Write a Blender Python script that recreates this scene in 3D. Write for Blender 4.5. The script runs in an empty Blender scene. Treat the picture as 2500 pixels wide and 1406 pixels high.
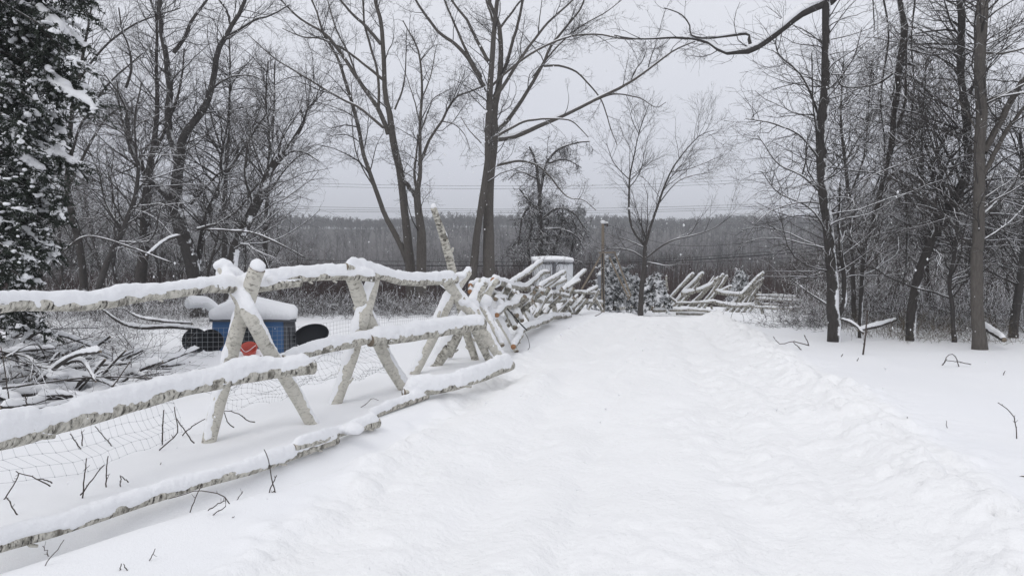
import bpy, math, random
import numpy as np
from mathutils import Vector, Matrix

random.seed(7)
RNG = np.random.default_rng(11)
R = math.radians
sc = bpy.context.scene
col = sc.collection

# ------------------------------------------------------------------ camera
PITCH = math.atan(103 / 1850)
CAM = np.array([0.0, 0.0, 1.6])
cam_d = bpy.data.cameras.new('camera')
cam = bpy.data.objects.new('camera', cam_d)
col.objects.link(cam)
cam.location = CAM
cam.rotation_euler = (math.pi / 2 - PITCH, 0, 0)
cam_d.sensor_width = 36
cam_d.lens = 36 * 1850 / 2500
cam_d.clip_start = 0.05
cam_d.clip_end = 3000
sc.camera = cam

# ------------------------------------------------------------------ world: overcast sky, brighter overhead
SUN_ELEV, SUN_ROT = R(50), R(215)
w = bpy.data.worlds.new('World')
sc.world = w
w.use_nodes = True
nt = w.node_tree
nt.nodes.clear()
def N(nt, t, **kw):
    n = nt.nodes.new(t)
    for k, v in kw.items():
        if hasattr(n, k): setattr(n, k, v)
        else: n.inputs[k].default_value = v
    return n
out = N(nt, 'ShaderNodeOutputWorld')
bg = N(nt, 'ShaderNodeBackground', Strength=0.10)
sky = N(nt, 'ShaderNodeTexSky', sky_type='NISHITA', sun_disc=False, sun_elevation=SUN_ELEV, sun_rotation=SUN_ROT)
hs = N(nt, 'ShaderNodeHueSaturation', Saturation=0.15)
tc = N(nt, 'ShaderNodeTexCoord')
sep = N(nt, 'ShaderNodeSeparateXYZ')
ramp = N(nt, 'ShaderNodeValToRGB')
cr = ramp.color_ramp
SKYC = [(0.0, 5.55, 5.78, 6.55), (0.10, 6.05, 6.27, 7.05), (0.35, 7.3, 7.45, 8.0), (1.0, 8.2, 8.3, 8.8)]
while len(cr.elements) < 4: cr.elements.new(0.5)
for e, (p, r, g, b) in zip(cr.elements, SKYC):
    e.position = p; e.color = (r / 12, g / 12, b / 12, 1)
sc12 = N(nt, 'ShaderNodeVectorMath', operation='SCALE'); sc12.inputs['Scale'].default_value = 12
# soft unevenness of a solid cloud deck
cn = N(nt, 'ShaderNodeTexNoise', Scale=2.2, Detail=4.0)
mr = N(nt, 'ShaderNodeMapRange'); mr.inputs['To Min'].default_value = 0.93; mr.inputs['To Max'].default_value = 1.07
cm = N(nt, 'ShaderNodeVectorMath', operation='SCALE')
mix = N(nt, 'ShaderNodeMixRGB', Fac=0.12)
L = nt.links.new
L(tc.outputs['Generated'], sep.inputs[0]); L(sep.outputs['Z'], ramp.inputs[0])
L(ramp.outputs[0], sc12.inputs[0]); L(tc.outputs['Generated'], cn.inputs['Vector'])
L(cn.outputs[0], mr.inputs[0]); L(sc12.outputs[0], cm.inputs[0]); L(mr.outputs[0], cm.inputs['Scale'])
L(sky.outputs[0], hs.inputs['Color']); L(cm.outputs[0], mix.inputs[1]); L(hs.outputs[0], mix.inputs[2])
L(mix.outputs[0], bg.inputs[0]); L(bg.outputs[0], out.inputs[0])

sun_d = bpy.data.lights.new('sun', 'SUN')
sun_d.energy = 0.6; sun_d.angle = R(25); sun_d.color = (1, 0.98, 0.95)
sun = bpy.data.objects.new('sun', sun_d)
col.objects.link(sun)
# light comes from the upper left, a little behind the camera
sdir = Vector((math.sin(SUN_ROT) * math.cos(SUN_ELEV), math.cos(SUN_ROT) * math.cos(SUN_ELEV), math.sin(SUN_ELEV)))
sun.rotation_euler = sdir.to_track_quat('Z', 'Y').to_euler()

vs = sc.view_settings
vs.view_transform = 'Standard'; vs.look = 'None'; vs.gamma = 1; vs.use_curve_mapping = False
vs.exposure = 0.22
sc.cycles.max_bounces = 5
sc.cycles.diffuse_bounces = 4
sc.cycles.glossy_bounces = 2
sc.cycles.volume_bounces = 1
sc.cycles.transparent_max_bounces = 4
sc.cycles.use_denoising = True

# ------------------------------------------------------------------ noise, ground, pixel helpers
def _h(i, j, k):
    n = (i * 374761393 + j * 668265263 + k * 2147483647 * 3 + 1013904223) & 0xffffffff
    n = ((n ^ (n >> 13)) * 1274126177) & 0xffffffff
    n = ((n ^ (n >> 15)) * 2246822519) & 0xffffffff
    return ((n ^ (n >> 16)) & 0xffff) / 32767.5 - 1
def noise3(x, y, z):
    xi, yi, zi = np.floor(x).astype(np.int64), np.floor(y).astype(np.int64), np.floor(z).astype(np.int64)
    fx, fy, fz = x - xi, y - yi, z - zi
    fx, fy, fz = [f * f * f * (f * (6 * f - 15) + 10) for f in (fx, fy, fz)]
    r = 0
    for a in (0, 1):
        for b in (0, 1):
            for c in (0, 1):
                r = r + _h(xi + a, yi + b, zi + c) * (fx if a else 1 - fx) * (fy if b else 1 - fy) * (fz if c else 1 - fz)
    return r
def fbm(x, y, z=0.0, o=3):
    x, y = np.asarray(x, float), np.asarray(y, float)
    z = np.zeros_like(x) + z
    r, a = 0, 1.0
    for k in range(o):
        r = r + a * noise3(x * 2**k + 17.3 * k, y * 2**k - 9.1 * k, z * 2**k + 3.7 * k); a *= 0.5
    return r
def sstep(v, a, b):
    t = np.clip((v - a) / (b - a), 0, 1)
    return t * t * (3 - 2 * t)

def clods(x, y, s, rmin=0.35, rmax=0.75, seed=0):
    """domes on a jittered lattice: broken lumps of snow"""
    x, y = x / s, y / s; xi, yi = np.floor(x).astype(np.int64), np.floor(y).astype(np.int64); best = np.zeros_like(x)
    for a in (-1, 0, 1):
        for b in (-1, 0, 1):
            i, j = xi + a, yi + b
            cx = i + 0.5 + 0.42 * _h(i, j, np.int64(seed)); cy = j + 0.5 + 0.42 * _h(i, j, np.int64(seed + 1)); r = rmin + (rmax - rmin) * (0.5 + 0.5 * _h(i, j, np.int64(seed + 2)))
            h = 0.5 + 0.5 * _h(i, j, np.int64(seed + 3))
            d2 = ((x - cx) ** 2 + (y - cy) ** 2) / r ** 2
            best = np.maximum(best, np.sqrt(np.clip(1 - d2, 0, 1)) * (0.3 + 0.7 * h) * r)
    return best
ROADL = np.array([(2.0, -1.75), (3.67, -1.25), (6.17, -0.9), (9.87, 0.05), (14.8, 1.2), (20, 2.6), (28, 4.6), (40, 6)])
ROADR = np.array([(2.0, 1.95), (3.67, 2.45), (6.6, 3.05), (9.87, 3.5), (15.6, 4.4), (20, 5.2), (28, 7.5), (40, 9)])
def macro(x, y):
    x, y = np.asarray(x, float), np.asarray(y, float)
    z = -0.36 * sstep(y, 10, 25) - 0.72 * sstep(y, 19, 31) * sstep(x, -1.5, 5.0)
    edge = 25.5 + 8.5 * sstep(x, -2.5, 4.5)
    d = np.clip(y - edge, 0, 58)
    z = z - 0.17 * d + 0.05 * np.clip(d - 52, 0, 8) * 0
    z = z + 24.5 * sstep(y, 210, 570) + 3.0 * np.clip((y - 560) / 600, 0, 1)
    z = z + (fbm(x / 60, y / 60, 2.0, 2)) * 1.6 * sstep(y, 90, 220)
    z = z + 0.05 * fbm(x / 3.1, y / 3.1, 0.5, 2) * (1 - sstep(y, 60, 90))
    return z
def ground(x, y):
    x, y = np.asarray(x, float), np.asarray(y, float)
    z = macro(x, y)
    z = z + 0.012 * fbm(x / 0.5, y / 0.9, 4.0, 2)
    lx = np.interp(y, ROADL[:, 0], ROADL[:, 1]) + 0.12 * fbm(y / 0.7, y * 0, 1.0, 2)
    rx = np.interp(y, ROADR[:, 0], ROADR[:, 1]) + 0.10 * fbm(y / 0.6, y * 0, 5.0, 2)
    far = 1 - sstep(y, 24, 32)
    inside = sstep(x - lx, -0.12, 0.30) * sstep(rx - x, -0.05, 0.30)
    lump = fbm(x / 0.34, y / 0.42, 0.0, 3)
    wx, wy = x + 0.03 * fbm(x / 0.12, y / 0.12, 3.0, 2), y + 0.03 * fbm(x / 0.12, y / 0.12, 8.0, 2)
    c1, c2 = clods(wx, wy, 0.17, seed=4), clods(wx, wy, 0.085, seed=9)
    u = (x - lx) / np.maximum(rx - lx, 0.1)
    ruts = np.exp(-((u - 0.24) / 0.055) ** 2) + np.exp(-((u - 0.70) / 0.06) ** 2) + 0.6 * np.exp(-((u - 0.40) / 0.03) ** 2) + 0.5 * np.exp(-((u - 0.86) / 0.03) ** 2)
    patch = sstep(fbm(x / 0.9, y / 1.3, 21.0, 2), -0.35, 0.5)
    foot = clods(x * 1.25, y, 0.33, 0.28, 0.42, seed=31)
    z = z + far * inside * (-0.06 + 0.010 * lump + patch * (0.042 * c1 + 0.030 * c2) + 0.008 * c2 - 0.062 * ruts + 0.016 * fbm(u * 11, y / 5.0, 2.5, 2) - 0.030 * foot * (1 - 0.5 * patch))
    # thrown-up clods along both sides
    bl = np.exp(-((x - lx + 0.06) / 0.17) ** 2)
    wr = 0.30 + 0.09 * noise3(y / 1.3, 0 * y, 3.0 + 0 * y)
    br = np.exp(-((x - rx - 0.14) / wr) ** 2); br2 = np.exp(-((x - rx - 0.2) / (wr * 1.7)) ** 2)
    big = clods(wx, wy, 0.30, 0.4, 0.8, seed=15)
    z = z + far * bl * (0.012 + 0.10 * c1) + far * br * (0.015 + 0.10 * big + 0.10 * c1 + 0.015 * lump) + far * br2 * (0.05 * c2 + 0.06 * c1 * sstep(noise3(x / 0.4, y / 0.4, 2.0 + 0 * x), -0.1, 0.5))
    z = z + 0.13 * np.exp(-((y - 10.55) / 0.38) ** 2) * sstep(x, -4.9, -4.5) * (1 - sstep(x, -3.0, -2.6)) * (1 + 0.35 * fbm(x / 0.16, y / 0.2, 6.0, 2))
    # hollow in front of the bottom rail, and a soft drift behind it
    fx = np.interp(y, [3.4, 5.5, 7.4, 9.7], [-3.0, -1.62, -0.85, -0.05])
    near = sstep(y, 2.5, 3.4) * (1 - sstep(y, 9.0, 10.2))
    z = z - near * 0.085 * np.exp(-((x - fx - 0.22) / 0.17) ** 2) + near * 0.04 * np.exp(-((x - fx - 0.62) / 0.22) ** 2) + near * 0.05 * np.exp(-((x - fx + 0.18) / 0.24) ** 2)
    return z
def gz(x, y): return float(ground(np.array([x]), np.array([y]))[0])
def ray(px, py):
    u, v = (px - 1250) / 1850, (703 - py) / 1850
    return np.array([u, math.cos(PITCH) + v * math.sin(PITCH), -math.sin(PITCH) + v * math.cos(PITCH)])
def at(px, py, Y):
    d = ray(px, py)
    return CAM + d * (Y / d[1])
_ys = np.concatenate([np.arange(2.5, 14, 0.04), np.arange(14, 60, 0.15)])
def gp(px, py, h=0.0):
    """the point seen at a pixel that lies h above the ground"""
    d = ray(px, py); t = _ys / d[1]
    p = CAM[None] + d[None] * t[:, None]
    below = np.nonzero(p[:, 2] <= macro(p[:, 0], p[:, 1]) + h)[0]
    return p[below[0]] if len(below) else p[-1]

# ------------------------------------------------------------------ materials
def mat(name, base=(0.5, 0.5, 0.5), rough=0.9, spec=0.2):
    m = bpy.data.materials.new(name); m.use_nodes = True
    b = m.node_tree.nodes['Principled BSDF']
    b.inputs['Base Color'].default_value = (*base, 1)
    b.inputs['Roughness'].default_value = rough
    b.inputs['Specular IOR Level'].default_value = spec
    return m, m.node_tree, b
def noise_node(nt, vec, scale, detail=3, rough=0.55):
    n = N(nt, 'ShaderNodeTexNoise', Scale=scale, Detail=detail, Roughness=rough)
    nt.links.new(vec, n.inputs['Vector']); return n.outputs[0]
def ramp_node(nt, fac, stops):
    r = N(nt, 'ShaderNodeValToRGB'); c = r.color_ramp
    while len(c.elements) < len(stops): c.elements.new(0.5)
    for e, (p, cc) in zip(c.elements, stops): e.position = p; e.color = (*cc, 1)
    nt.links.new(fac, r.inputs[0]); return r.outputs[0]
def mixn(nt, fac, a, b):
    m = N(nt, 'ShaderNodeMixRGB')
    for s, v in ((0, fac), (1, a), (2, b)):
        if isinstance(v, (tuple, list)): m.inputs[s].default_value = (*v, 1)
        elif isinstance(v, (int, float)): m.inputs[s].default_value = v
        else: nt.links.new(v, m.inputs[s])
    return m.outputs[0]
def bump(nt, b, h, dist, strength=1.0):
    n = N(nt, 'ShaderNodeBump', Strength=strength, Distance=dist)
    nt.links.new(h, n.inputs['Height']); nt.links.new(n.outputs[0], b.inputs['Normal'])
def mathn(nt, op, a, b=None, clamp=False):
    m = N(nt, 'ShaderNodeMath', operation=op); m.use_clamp = clamp
    for s, v in ((0, a), (1, b)):
        if v is None: continue
        if isinstance(v, (int, float)): m.inputs[s].default_value = v
        else: nt.links.new(v, m.inputs[s])
    return m.outputs[0]

SNOWC = (0.86, 0.87, 0.89)
def snow_mat():
    m, nt, b = mat('snow', SNOWC, 0.75, 0.25)
    t = N(nt, 'ShaderNodeTexCoord').outputs['Object']
    c = mixn(nt, noise_node(nt, t, 1.3, 3), (0.84, 0.85, 0.875), (0.89, 0.895, 0.905))
    nt.links.new(c, b.inputs['Base Color'])
    h = mathn(nt, 'ADD', mathn(nt, 'MULTIPLY', noise_node(nt, t, 34, 4, 0.65), 1.0), mathn(nt, 'MULTIPLY', noise_node(nt, t, 210, 2), 0.35))
    bump(nt, b, h, 0.012, 0.8)
    return m
def snow_ground_mat():
    m, nt, b = mat('snow_ground', SNOWC, 0.75, 0.25)
    tcn = N(nt, 'ShaderNodeTexCoord'); t = tcn.outputs['Object']
    c = mixn(nt, noise_node(nt, t, 0.9, 4), (0.85, 0.86, 0.885), (0.90, 0.905, 0.912))
    # wood floor beyond the field: leaf litter showing through the snow
    f = N(nt, 'ShaderNodeAttribute', attribute_name='litter')
    litter = ramp_node(nt, noise_node(nt, t, 0.7, 6, 0.7), [(0.45, (0.035, 0.028, 0.027)), (0.62, (0.06, 0.052, 0.05)), (0.76, (0.20, 0.20, 0.21))])
    c = mixn(nt, f.outputs['Fac'], c, litter)
    at0 = N(nt, 'ShaderNodeAttribute', attribute_name='churn')
    nt.links.new(mixn(nt, at0.outputs['Fac'], c, mixn(nt, 0.7, c, (0.925, 0.925, 0.92))), b.inputs['Base Color'])
    at_ = N(nt, 'ShaderNodeAttribute', attribute_name='churn')
    vo = N(nt, 'ShaderNodeTexVoronoi', Scale=22.0, feature='SMOOTH_F1'); nt.links.new(t, vo.inputs['Vector'])
    rough = mathn(nt, 'ADD', mathn(nt, 'MULTIPLY', vo.outputs['Distance'], -1.3), mathn(nt, 'MULTIPLY', noise_node(nt, t, 38, 4, 0.65), 1.4))
    h = mathn(nt, 'ADD', mathn(nt, 'MULTIPLY', rough, mathn(nt, 'MULTIPLY', at_.outputs['Fac'], mathn(nt, 'MULTIPLY', noise_node(nt, t, 1.7, 3), 1.1))), mathn(nt, 'MULTIPLY', noise_node(nt, t, 110, 3), 0.35))
    bump(nt, b, h, 0.018, 0.75)
    return m
def bark_mat(name, dark, light, snowy=0.55, wind=0.5, uvs=(9.0, 2.0), wc=SNOWC):
    """ridged bark; snow sticks to the faces that look up and, in patches, to the windward faces"""
    m, nt, b = mat(name, dark, 0.95, 0.1)
    uv = N(nt, 'ShaderNodeTexCoord')
    mp = N(nt, 'ShaderNodeMapping'); mp.inputs['Scale'].default_value = (uvs[0], uvs[1], 1)
    nt.links.new(uv.outputs['UV'], mp.inputs[0])
    n1 = noise_node(nt, mp.outputs[0], 4.0, 5, 0.7)
    c = ramp_node(nt, n1, [(0.3, dark), (0.7, light)])
    c = mixn(nt, mathn(nt, 'MULTIPLY', noise_node(nt, uv.outputs['Object'], 1.1, 2), 0.5), c, tuple(x * 1.45 for x in light))
    g = N(nt, 'ShaderNodeNewGeometry')
    sp = N(nt, 'ShaderNodeSeparateXYZ'); nt.links.new(g.outputs['Normal'], sp.inputs[0])
    nz = noise_node(nt, uv.outputs['Object'], 9, 4, 0.7)
    up = mathn(nt, 'ADD', sp.outputs['Z'], mathn(nt, 'MULTIPLY', mathn(nt, 'SUBTRACT', nz, 0.5), 1.1))
    upm = mathn(nt, 'MULTIPLY', mathn(nt, 'SUBTRACT', up, snowy), 6.0, True)
    dp = N(nt, 'ShaderNodeVectorMath', operation='DOT_PRODUCT'); dp.inputs[1].default_value = (0.72, -0.35, 0.6)
    nt.links.new(g.outputs['Normal'], dp.inputs[0])
    nz2 = noise_node(nt, uv.outputs['Object'], 3.2, 5, 0.75)
    wd = mathn(nt, 'ADD', dp.outputs['Value'], mathn(nt, 'MULTIPLY', mathn(nt, 'SUBTRACT', nz2, 0.5), 2.2))
    wm = mathn(nt, 'MULTIPLY', mathn(nt, 'SUBTRACT', wd, 1.35 - wind), 7.0, True)
    s = mathn(nt, 'MAXIMUM', upm, wm)
    nt.links.new(mixn(nt, s, c, wc), b.inputs['Base Color'])
    bump(nt, b, n1, 0.02, 0.9)
    return m
def birch_mat(name='birch_bark', q=0.0):
    m, nt, b = mat(name, (0.55, 0.52, 0.45), 0.75, 0.25)
    uv = N(nt, 'ShaderNodeTexCoord')
    def mapped(sx, sy):
        mp = N(nt, 'ShaderNodeMapping'); mp.inputs['Scale'].default_value = (sx, sy, 1)
        nt.links.new(uv.outputs['UV'], mp.inputs[0]); return mp.outputs[0]
    c = mixn(nt, noise_node(nt, mapped(3, 3), 3, 4), (0.50, 0.475, 0.41), (0.70, 0.68, 0.62))
    # pale grey-green lichen and dark curled patches, rings of lenticels
    l = ramp_node(nt, noise_node(nt, mapped(6, 9), 2.4, 6, 0.72), [(0.56 - q, (0, 0, 0)), (0.68 - q, (1, 1, 1))])
    c = mixn(nt, mathn(nt, 'MULTIPLY', l, 0.75), c, (0.24, 0.23, 0.19))
    dk = ramp_node(nt, noise_node(nt, mapped(5, 16), 2.0, 6, 0.75), [(0.625 - q * 0.8, (0, 0, 0)), (0.665 - q * 0.8, (1, 1, 1))])
    c = mixn(nt, dk, c, (0.055, 0.05, 0.045))
    kn = ramp_node(nt, noise_node(nt, mapped(2.2, 3.4), 2.2, 5, 0.62), [(0.62 - q, (0, 0, 0)), (0.70 - q, (1, 1, 1))])
    c = mixn(nt, mathn(nt, 'MULTIPLY', kn, 0.8), c, (0.10, 0.092, 0.075))
    ln = ramp_node(nt, noise_node(nt, mapped(9, 75), 1.6, 3, 0.5), [(0.62, (0, 0, 0)), (0.68, (1, 1, 1))])
    c = mixn(nt, mathn(nt, 'MULTIPLY', ln, 0.8), c, (0.10, 0.08, 0.065))
    g = N(nt, 'ShaderNodeNewGeometry')
    sp = N(nt, 'ShaderNodeSeparateXYZ'); nt.links.new(g.outputs['Normal'], sp.inputs[0])
    up = mathn(nt, 'ADD', sp.outputs['Z'], mathn(nt, 'MULTIPLY', mathn(nt, 'SUBTRACT', noise_node(nt, uv.outputs['Object'], 28, 4, 0.7), 0.5), 1.2))
    s = mathn(nt, 'MULTIPLY', mathn(nt, 'SUBTRACT', up, 0.62), 8.0, True)
    nt.links.new(mixn(nt, s, c, SNOWC), b.inputs['Base Color'])
    bump(nt, b, mathn(nt, 'ADD', noise_node(nt, mapped(6, 40), 2.5, 5, 0.7), dk), 0.008, 0.8)
    return m
def plain(name, base, rough=0.6, spec=0.4, ns=6.0, amt=0.25, bs=None):
    m, nt, b = mat(name, base, rough, spec)
    t = N(nt, 'ShaderNodeTexCoord').outputs['Object']
    c = mixn(nt, noise_node(nt, t, ns, 4, 0.6), tuple(x * (1 - amt) for x in base), tuple(min(1, x * (1 + amt)) for x in base))
    nt.links.new(c, b.inputs['Base Color'])
    if bs: bump(nt, b, noise_node(nt, t, ns * 6, 3), bs, 0.6)
    return m
def upsnow(name, a, c2, th, ns=30, amp=0.8, wc=SNOWC, rough=0.9, patch=False):
    """leaf or twig colour with snow lying on the faces that look up"""
    m, nt, b = mat(name, a, rough, 0.1)
    o = N(nt, 'ShaderNodeTexCoord').outputs['Object']
    c = mixn(nt, noise_node(nt, o, 2.0, 3), a, c2)
    g = N(nt, 'ShaderNodeNewGeometry')
    sp = N(nt, 'ShaderNodeSeparateXYZ'); nt.links.new(g.outputs['True Normal'], sp.inputs[0])
    zz = sp.outputs['Z']
    if patch: zz = mathn(nt, 'MULTIPLY', mathn(nt, 'ABSOLUTE', zz), 0.4)
    up = mathn(nt, 'ADD', zz, mathn(nt, 'MULTIPLY', mathn(nt, 'SUBTRACT', noise_node(nt, o, ns, 4 if patch else 2), 0.5), amp))
    s = mathn(nt, 'MULTIPLY', mathn(nt, 'SUBTRACT', up, th), 8.0, True)
    nt.links.new(mixn(nt, s, c, wc), b.inputs['Base Color'])
    return m
M = {}
M['snow'] = snow_mat(); M['ground'] = snow_ground_mat()
M['birch'] = birch_mat('birch_bark', 0.035); M['birch_rough'] = birch_mat('birch_bark_rough', 0.09); M['birch_far'] = birch_mat('birch_bark_far', 0.125)
M['bark'] = bark_mat('bark', (0.030, 0.027, 0.026), (0.075, 0.069, 0.065), 0.75, 0.38)
M['bark_mid'] = bark_mat('bark_mid', (0.050, 0.045, 0.042), (0.12, 0.11, 0.10), 0.80, 0.22)
M['bark_snowy'] = bark_mat('bark_snowy', (0.033, 0.031, 0.030), (0.078, 0.073, 0.070), 0.55, 0.50)
M['twig'] = upsnow('twig', (0.042, 0.039, 0.038), (0.075, 0.069, 0.065), 0.60)
M['twig_snowy'] = upsnow('twig_snowy', (0.04, 0.033, 0.030), (0.078, 0.066, 0.058), 0.30)
M['twig_stem'] = plain('twig_stem', (0.075, 0.062, 0.055), 0.9, 0.15, 40, 0.45)
M['bark_plaster'] = bark_mat('bark_plaster', (0.026, 0.024, 0.023), (0.065, 0.06, 0.057), 0.5, 0.80)
M['twig_red'] = upsnow('twig_red', (0.048, 0.032, 0.030), (0.075, 0.053, 0.049), 1.6)
M['twig_buff'] = upsnow('twig_buff', (0.10, 0.085, 0.065), (0.16, 0.135, 0.10), 0.9)
M['needle'] = upsnow('needle', (0.022, 0.029, 0.024), (0.044, 0.052, 0.040), 0.40, 7.5, 2.2, patch=True)
M['needle_snowy'] = upsnow('needle_snowy', (0.022, 0.028, 0.026), (0.04, 0.048, 0.042), 0.08, 7.0, 2.0, patch=True)
M['needle_far'] = plain('needle_far', (0.02, 0.028, 0.022), 0.9, 0.1, 1.0, 0.3)
M['cut'] = plain('cut_wood', (0.36, 0.19, 0.10), 0.8, 0.2, 30, 0.25)
M['cut_grey'] = plain('weathered_cut', (0.20, 0.165, 0.125), 0.85, 0.2, 30, 0.3)
M['lumber'] = plain('weathered_lumber', (0.22, 0.185, 0.145), 0.85, 0.2, 9, 0.3, 0.004)
M['white'] = plain('painted_panel', (0.76, 0.78, 0.81), 0.35, 0.4, 1.2, 0.06)
M['trim'] = plain('grey_trim', (0.20, 0.21, 0.23), 0.5, 0.4, 3, 0.2)
M['black'] = plain('black_rubber', (0.013, 0.015, 0.019), 0.6, 0.3, 5, 0.3)
M['blue'] = plain('blue_plastic', (0.055, 0.14, 0.30), 0.45, 0.4, 4, 0.2)
M['darkgrey'] = plain('dark_panel', (0.09, 0.095, 0.105), 0.6, 0.3, 9, 0.35)
M['red'] = plain('red_plastic', (0.52, 0.085, 0.06), 0.45, 0.4, 4, 0.2)
M['pipe'] = plain('pale_pipe', (0.70, 0.71, 0.72), 0.5, 0.4, 6, 0.08)
M['wire'] = plain('wire', (0.16, 0.165, 0.17), 0.5, 0.5, 9, 0.3)
M['wire_pale'] = plain('galvanised_wire', (0.36, 0.38, 0.40), 0.5, 0.5, 9, 0.2)
M['cable'] = plain('cable', (0.02, 0.02, 0.022), 0.6, 0.3, 1, 0.2)
M['ink'] = plain('ink', (0.02, 0.02, 0.03), 0.5, 0.3, 3, 0.1)
M['glass'] = plain('insulator', (0.05, 0.04, 0.035), 0.2, 0.6, 3, 0.1)

# ------------------------------------------------------------------ object helpers
def tag(o, label=None, cat=None, group=None, kind=None):
    for k, v in (('label', label), ('category', cat), ('group', group), ('kind', kind)):
        if v: o[k] = v
    return o
def empty(name, loc, label, cat, group=None):
    o = bpy.data.objects.new(name, None); o.empty_display_size = 0.2
    col.objects.link(o); o.location = Vector([float(c) for c in loc]); return tag(o, label, cat, group)
def link(name, me, parent=None):
    o = bpy.data.objects.new(name, me); col.objects.link(o)
    if parent is not None:
        o.parent = parent
        o.matrix_parent_inverse = Matrix.Translation(-parent.location)
    return o
def mesh_np(name, V, Fq, mats, uv=None, midx=None, smooth=True):
    """V (n,3); Fq list of int arrays, each (m,k)"""
    me = bpy.data.meshes.new(name)
    V = np.asarray(V, np.float32)
    me.vertices.add(len(V)); me.vertices.foreach_set('co', V.ravel())
    Fq = [f for f in Fq if len(f)]
    loops = np.concatenate([f.ravel() for f in Fq]).astype(np.int32)
    sizes = np.concatenate([np.full(len(f), f.shape[1]) for f in Fq]).astype(np.int32)
    starts = np.concatenate([[0], np.cumsum(sizes)[:-1]]).astype(np.int32)
    me.loops.add(len(loops)); me.loops.foreach_set('vertex_index', loops)
    me.polygons.add(len(sizes)); me.polygons.foreach_set('loop_start', starts)
    if uv is not None:
        l = me.uv_layers.new(name='UVMap'); l.data.foreach_set('uv', np.asarray(uv, np.float32).ravel())
    for m in mats: me.materials.append(m)
    if midx is not None: me.polygons.foreach_set('material_index', np.asarray(midx, np.int32))
    me.update(calc_edges=True)
    me.polygons.foreach_set('use_smooth', np.full(len(sizes), smooth))
    me.validate()
    return me
def tube_arrays(P, Rad, sides, closed=True, squash=None):
    """P (M,n,3), Rad (M,n) -> verts, quads, caps, uv, cap faces"""
    P = np.asarray(P, float); Rad = np.asarray(Rad, float)
    Mn, n, _ = P.shape
    T = np.gradient(P, axis=1); T /= np.linalg.norm(T, axis=2, keepdims=True) + 1e-9
    mean = P[:, -1] - P[:, 0]; mean /= np.linalg.norm(mean, axis=1, keepdims=True) + 1e-9
    ref = np.where(np.abs(mean[:, 2:3]) > 0.8, np.array([[1.0, 0, 0]]), np.array([[0, 0, 1.0]]))
    S = np.cross(T, ref[:, None, :]); S /= np.linalg.norm(S, axis=2, keepdims=True) + 1e-9
    U = np.cross(S, T)
    a = np.arange(sides) / sides * 2 * np.pi + 0.3
    V = P[:, :, None, :] + Rad[:, :, None, None] * (np.cos(a)[None, None, :, None] * S[:, :, None, :] + np.sin(a)[None, None, :, None] * U[:, :, None, :])
    idx = np.arange(Mn * n * sides).reshape(Mn, n, sides)
    q = np.stack([idx[:, :-1, :], np.roll(idx, -1, 2)[:, :-1, :], np.roll(idx, -1, 2)[:, 1:, :], idx[:, 1:, :]], -1).reshape(-1, 4)
    seg = np.concatenate([np.zeros((Mn, 1)), np.cumsum(np.linalg.norm(np.diff(P, axis=1), axis=2), 1)], 1)
    rm = Rad.mean(1)
    ua = np.arange(sides + 1) / sides * 2 * np.pi
    k = np.arange(sides)
    u0 = (ua[k][None, :] * rm[:, None]); u1 = (ua[k + 1][None, :] * rm[:, None])
    off = (np.arange(Mn) * 0.371 % 7)[:, None, None]
    U0 = np.broadcast_to(u0[:, None, :], (Mn, n - 1, sides)) + off; U1 = np.broadcast_to(u1[:, None, :], (Mn, n - 1, sides)) + off
    V0 = np.broadcast_to(seg[:, :-1, None], (Mn, n - 1, sides)) + off * 3; V1 = np.broadcast_to(seg[:, 1:, None], (Mn, n - 1, sides)) + off * 3
    uv = np.stack([np.stack([U0, V0], -1), np.stack([U1, V0], -1), np.stack([U1, V1], -1), np.stack([U0, V1], -1)], 3).reshape(-1, 2)
    caps = []
    if closed:
        caps = np.concatenate([idx[:, 0, ::-1], idx[:, -1, :]], 0)
    return V.reshape(-1, 3), q, caps, uv
class Tubes:
    """collects tubes in batches and links them as one mesh"""
    def __init__(s): s.V, s.Q, s.C, s.UV, s.n = [], [], [], [], 0
    def add(s, P, Rad, sides=6, closed=False):
        P = np.asarray(P, float); Rad = np.asarray(Rad, float)
        if P.ndim == 2: P, Rad = P[None], Rad[None]
        if len(P) == 0: return s
        V, q, c, uv = tube_arrays(P, Rad, sides, closed)
        s.V.append(V); s.Q.append(q + s.n); s.UV.append(uv)
        if closed and len(c): s.C.append(c + s.n)
        s.n += len(V); return s
    def build(s, name, mats, parent=None, smooth=True):
        if not s.n: return None
        if not isinstance(mats, (list, tuple)): mats = [mats]
        by = {}
        for c in s.C: by.setdefault(c.shape[1], []).append(c)
        caps = [np.concatenate(v) for v in by.values()]
        Q = np.concatenate(s.Q)
        uv = np.concatenate(s.UV + [np.zeros((c.size, 2)) for c in caps])
        mi = np.concatenate([np.zeros(len(Q))] + [np.full(len(c), len(mats) - 1) for c in caps])
        return link(name, mesh_np(name, np.concatenate(s.V), [Q] + caps, mats, uv, mi, smooth), parent)
def boxes(name, L_, m, parent=None, bev=0.0):
    """several boxes (centre, size, euler) as ONE mesh"""
    import bmesh
    bm = bmesh.new()
    for c, sz, rot in L_:
        from mathutils import Euler
        mx = Matrix.Translation(Vector([float(v) for v in c])) @ Euler(rot).to_matrix().to_4x4() @ Matrix.Diagonal((*sz, 1))
        bmesh.ops.create_cube(bm, size=1, matrix=mx)
    if bev: bmesh.ops.bevel(bm, geom=bm.edges[:], offset=bev, segments=2, affect='EDGES')
    me = bpy.data.meshes.new(name); bm.to_mesh(me); bm.free(); me.materials.append(m)
    return link(name, me, parent)
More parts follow.
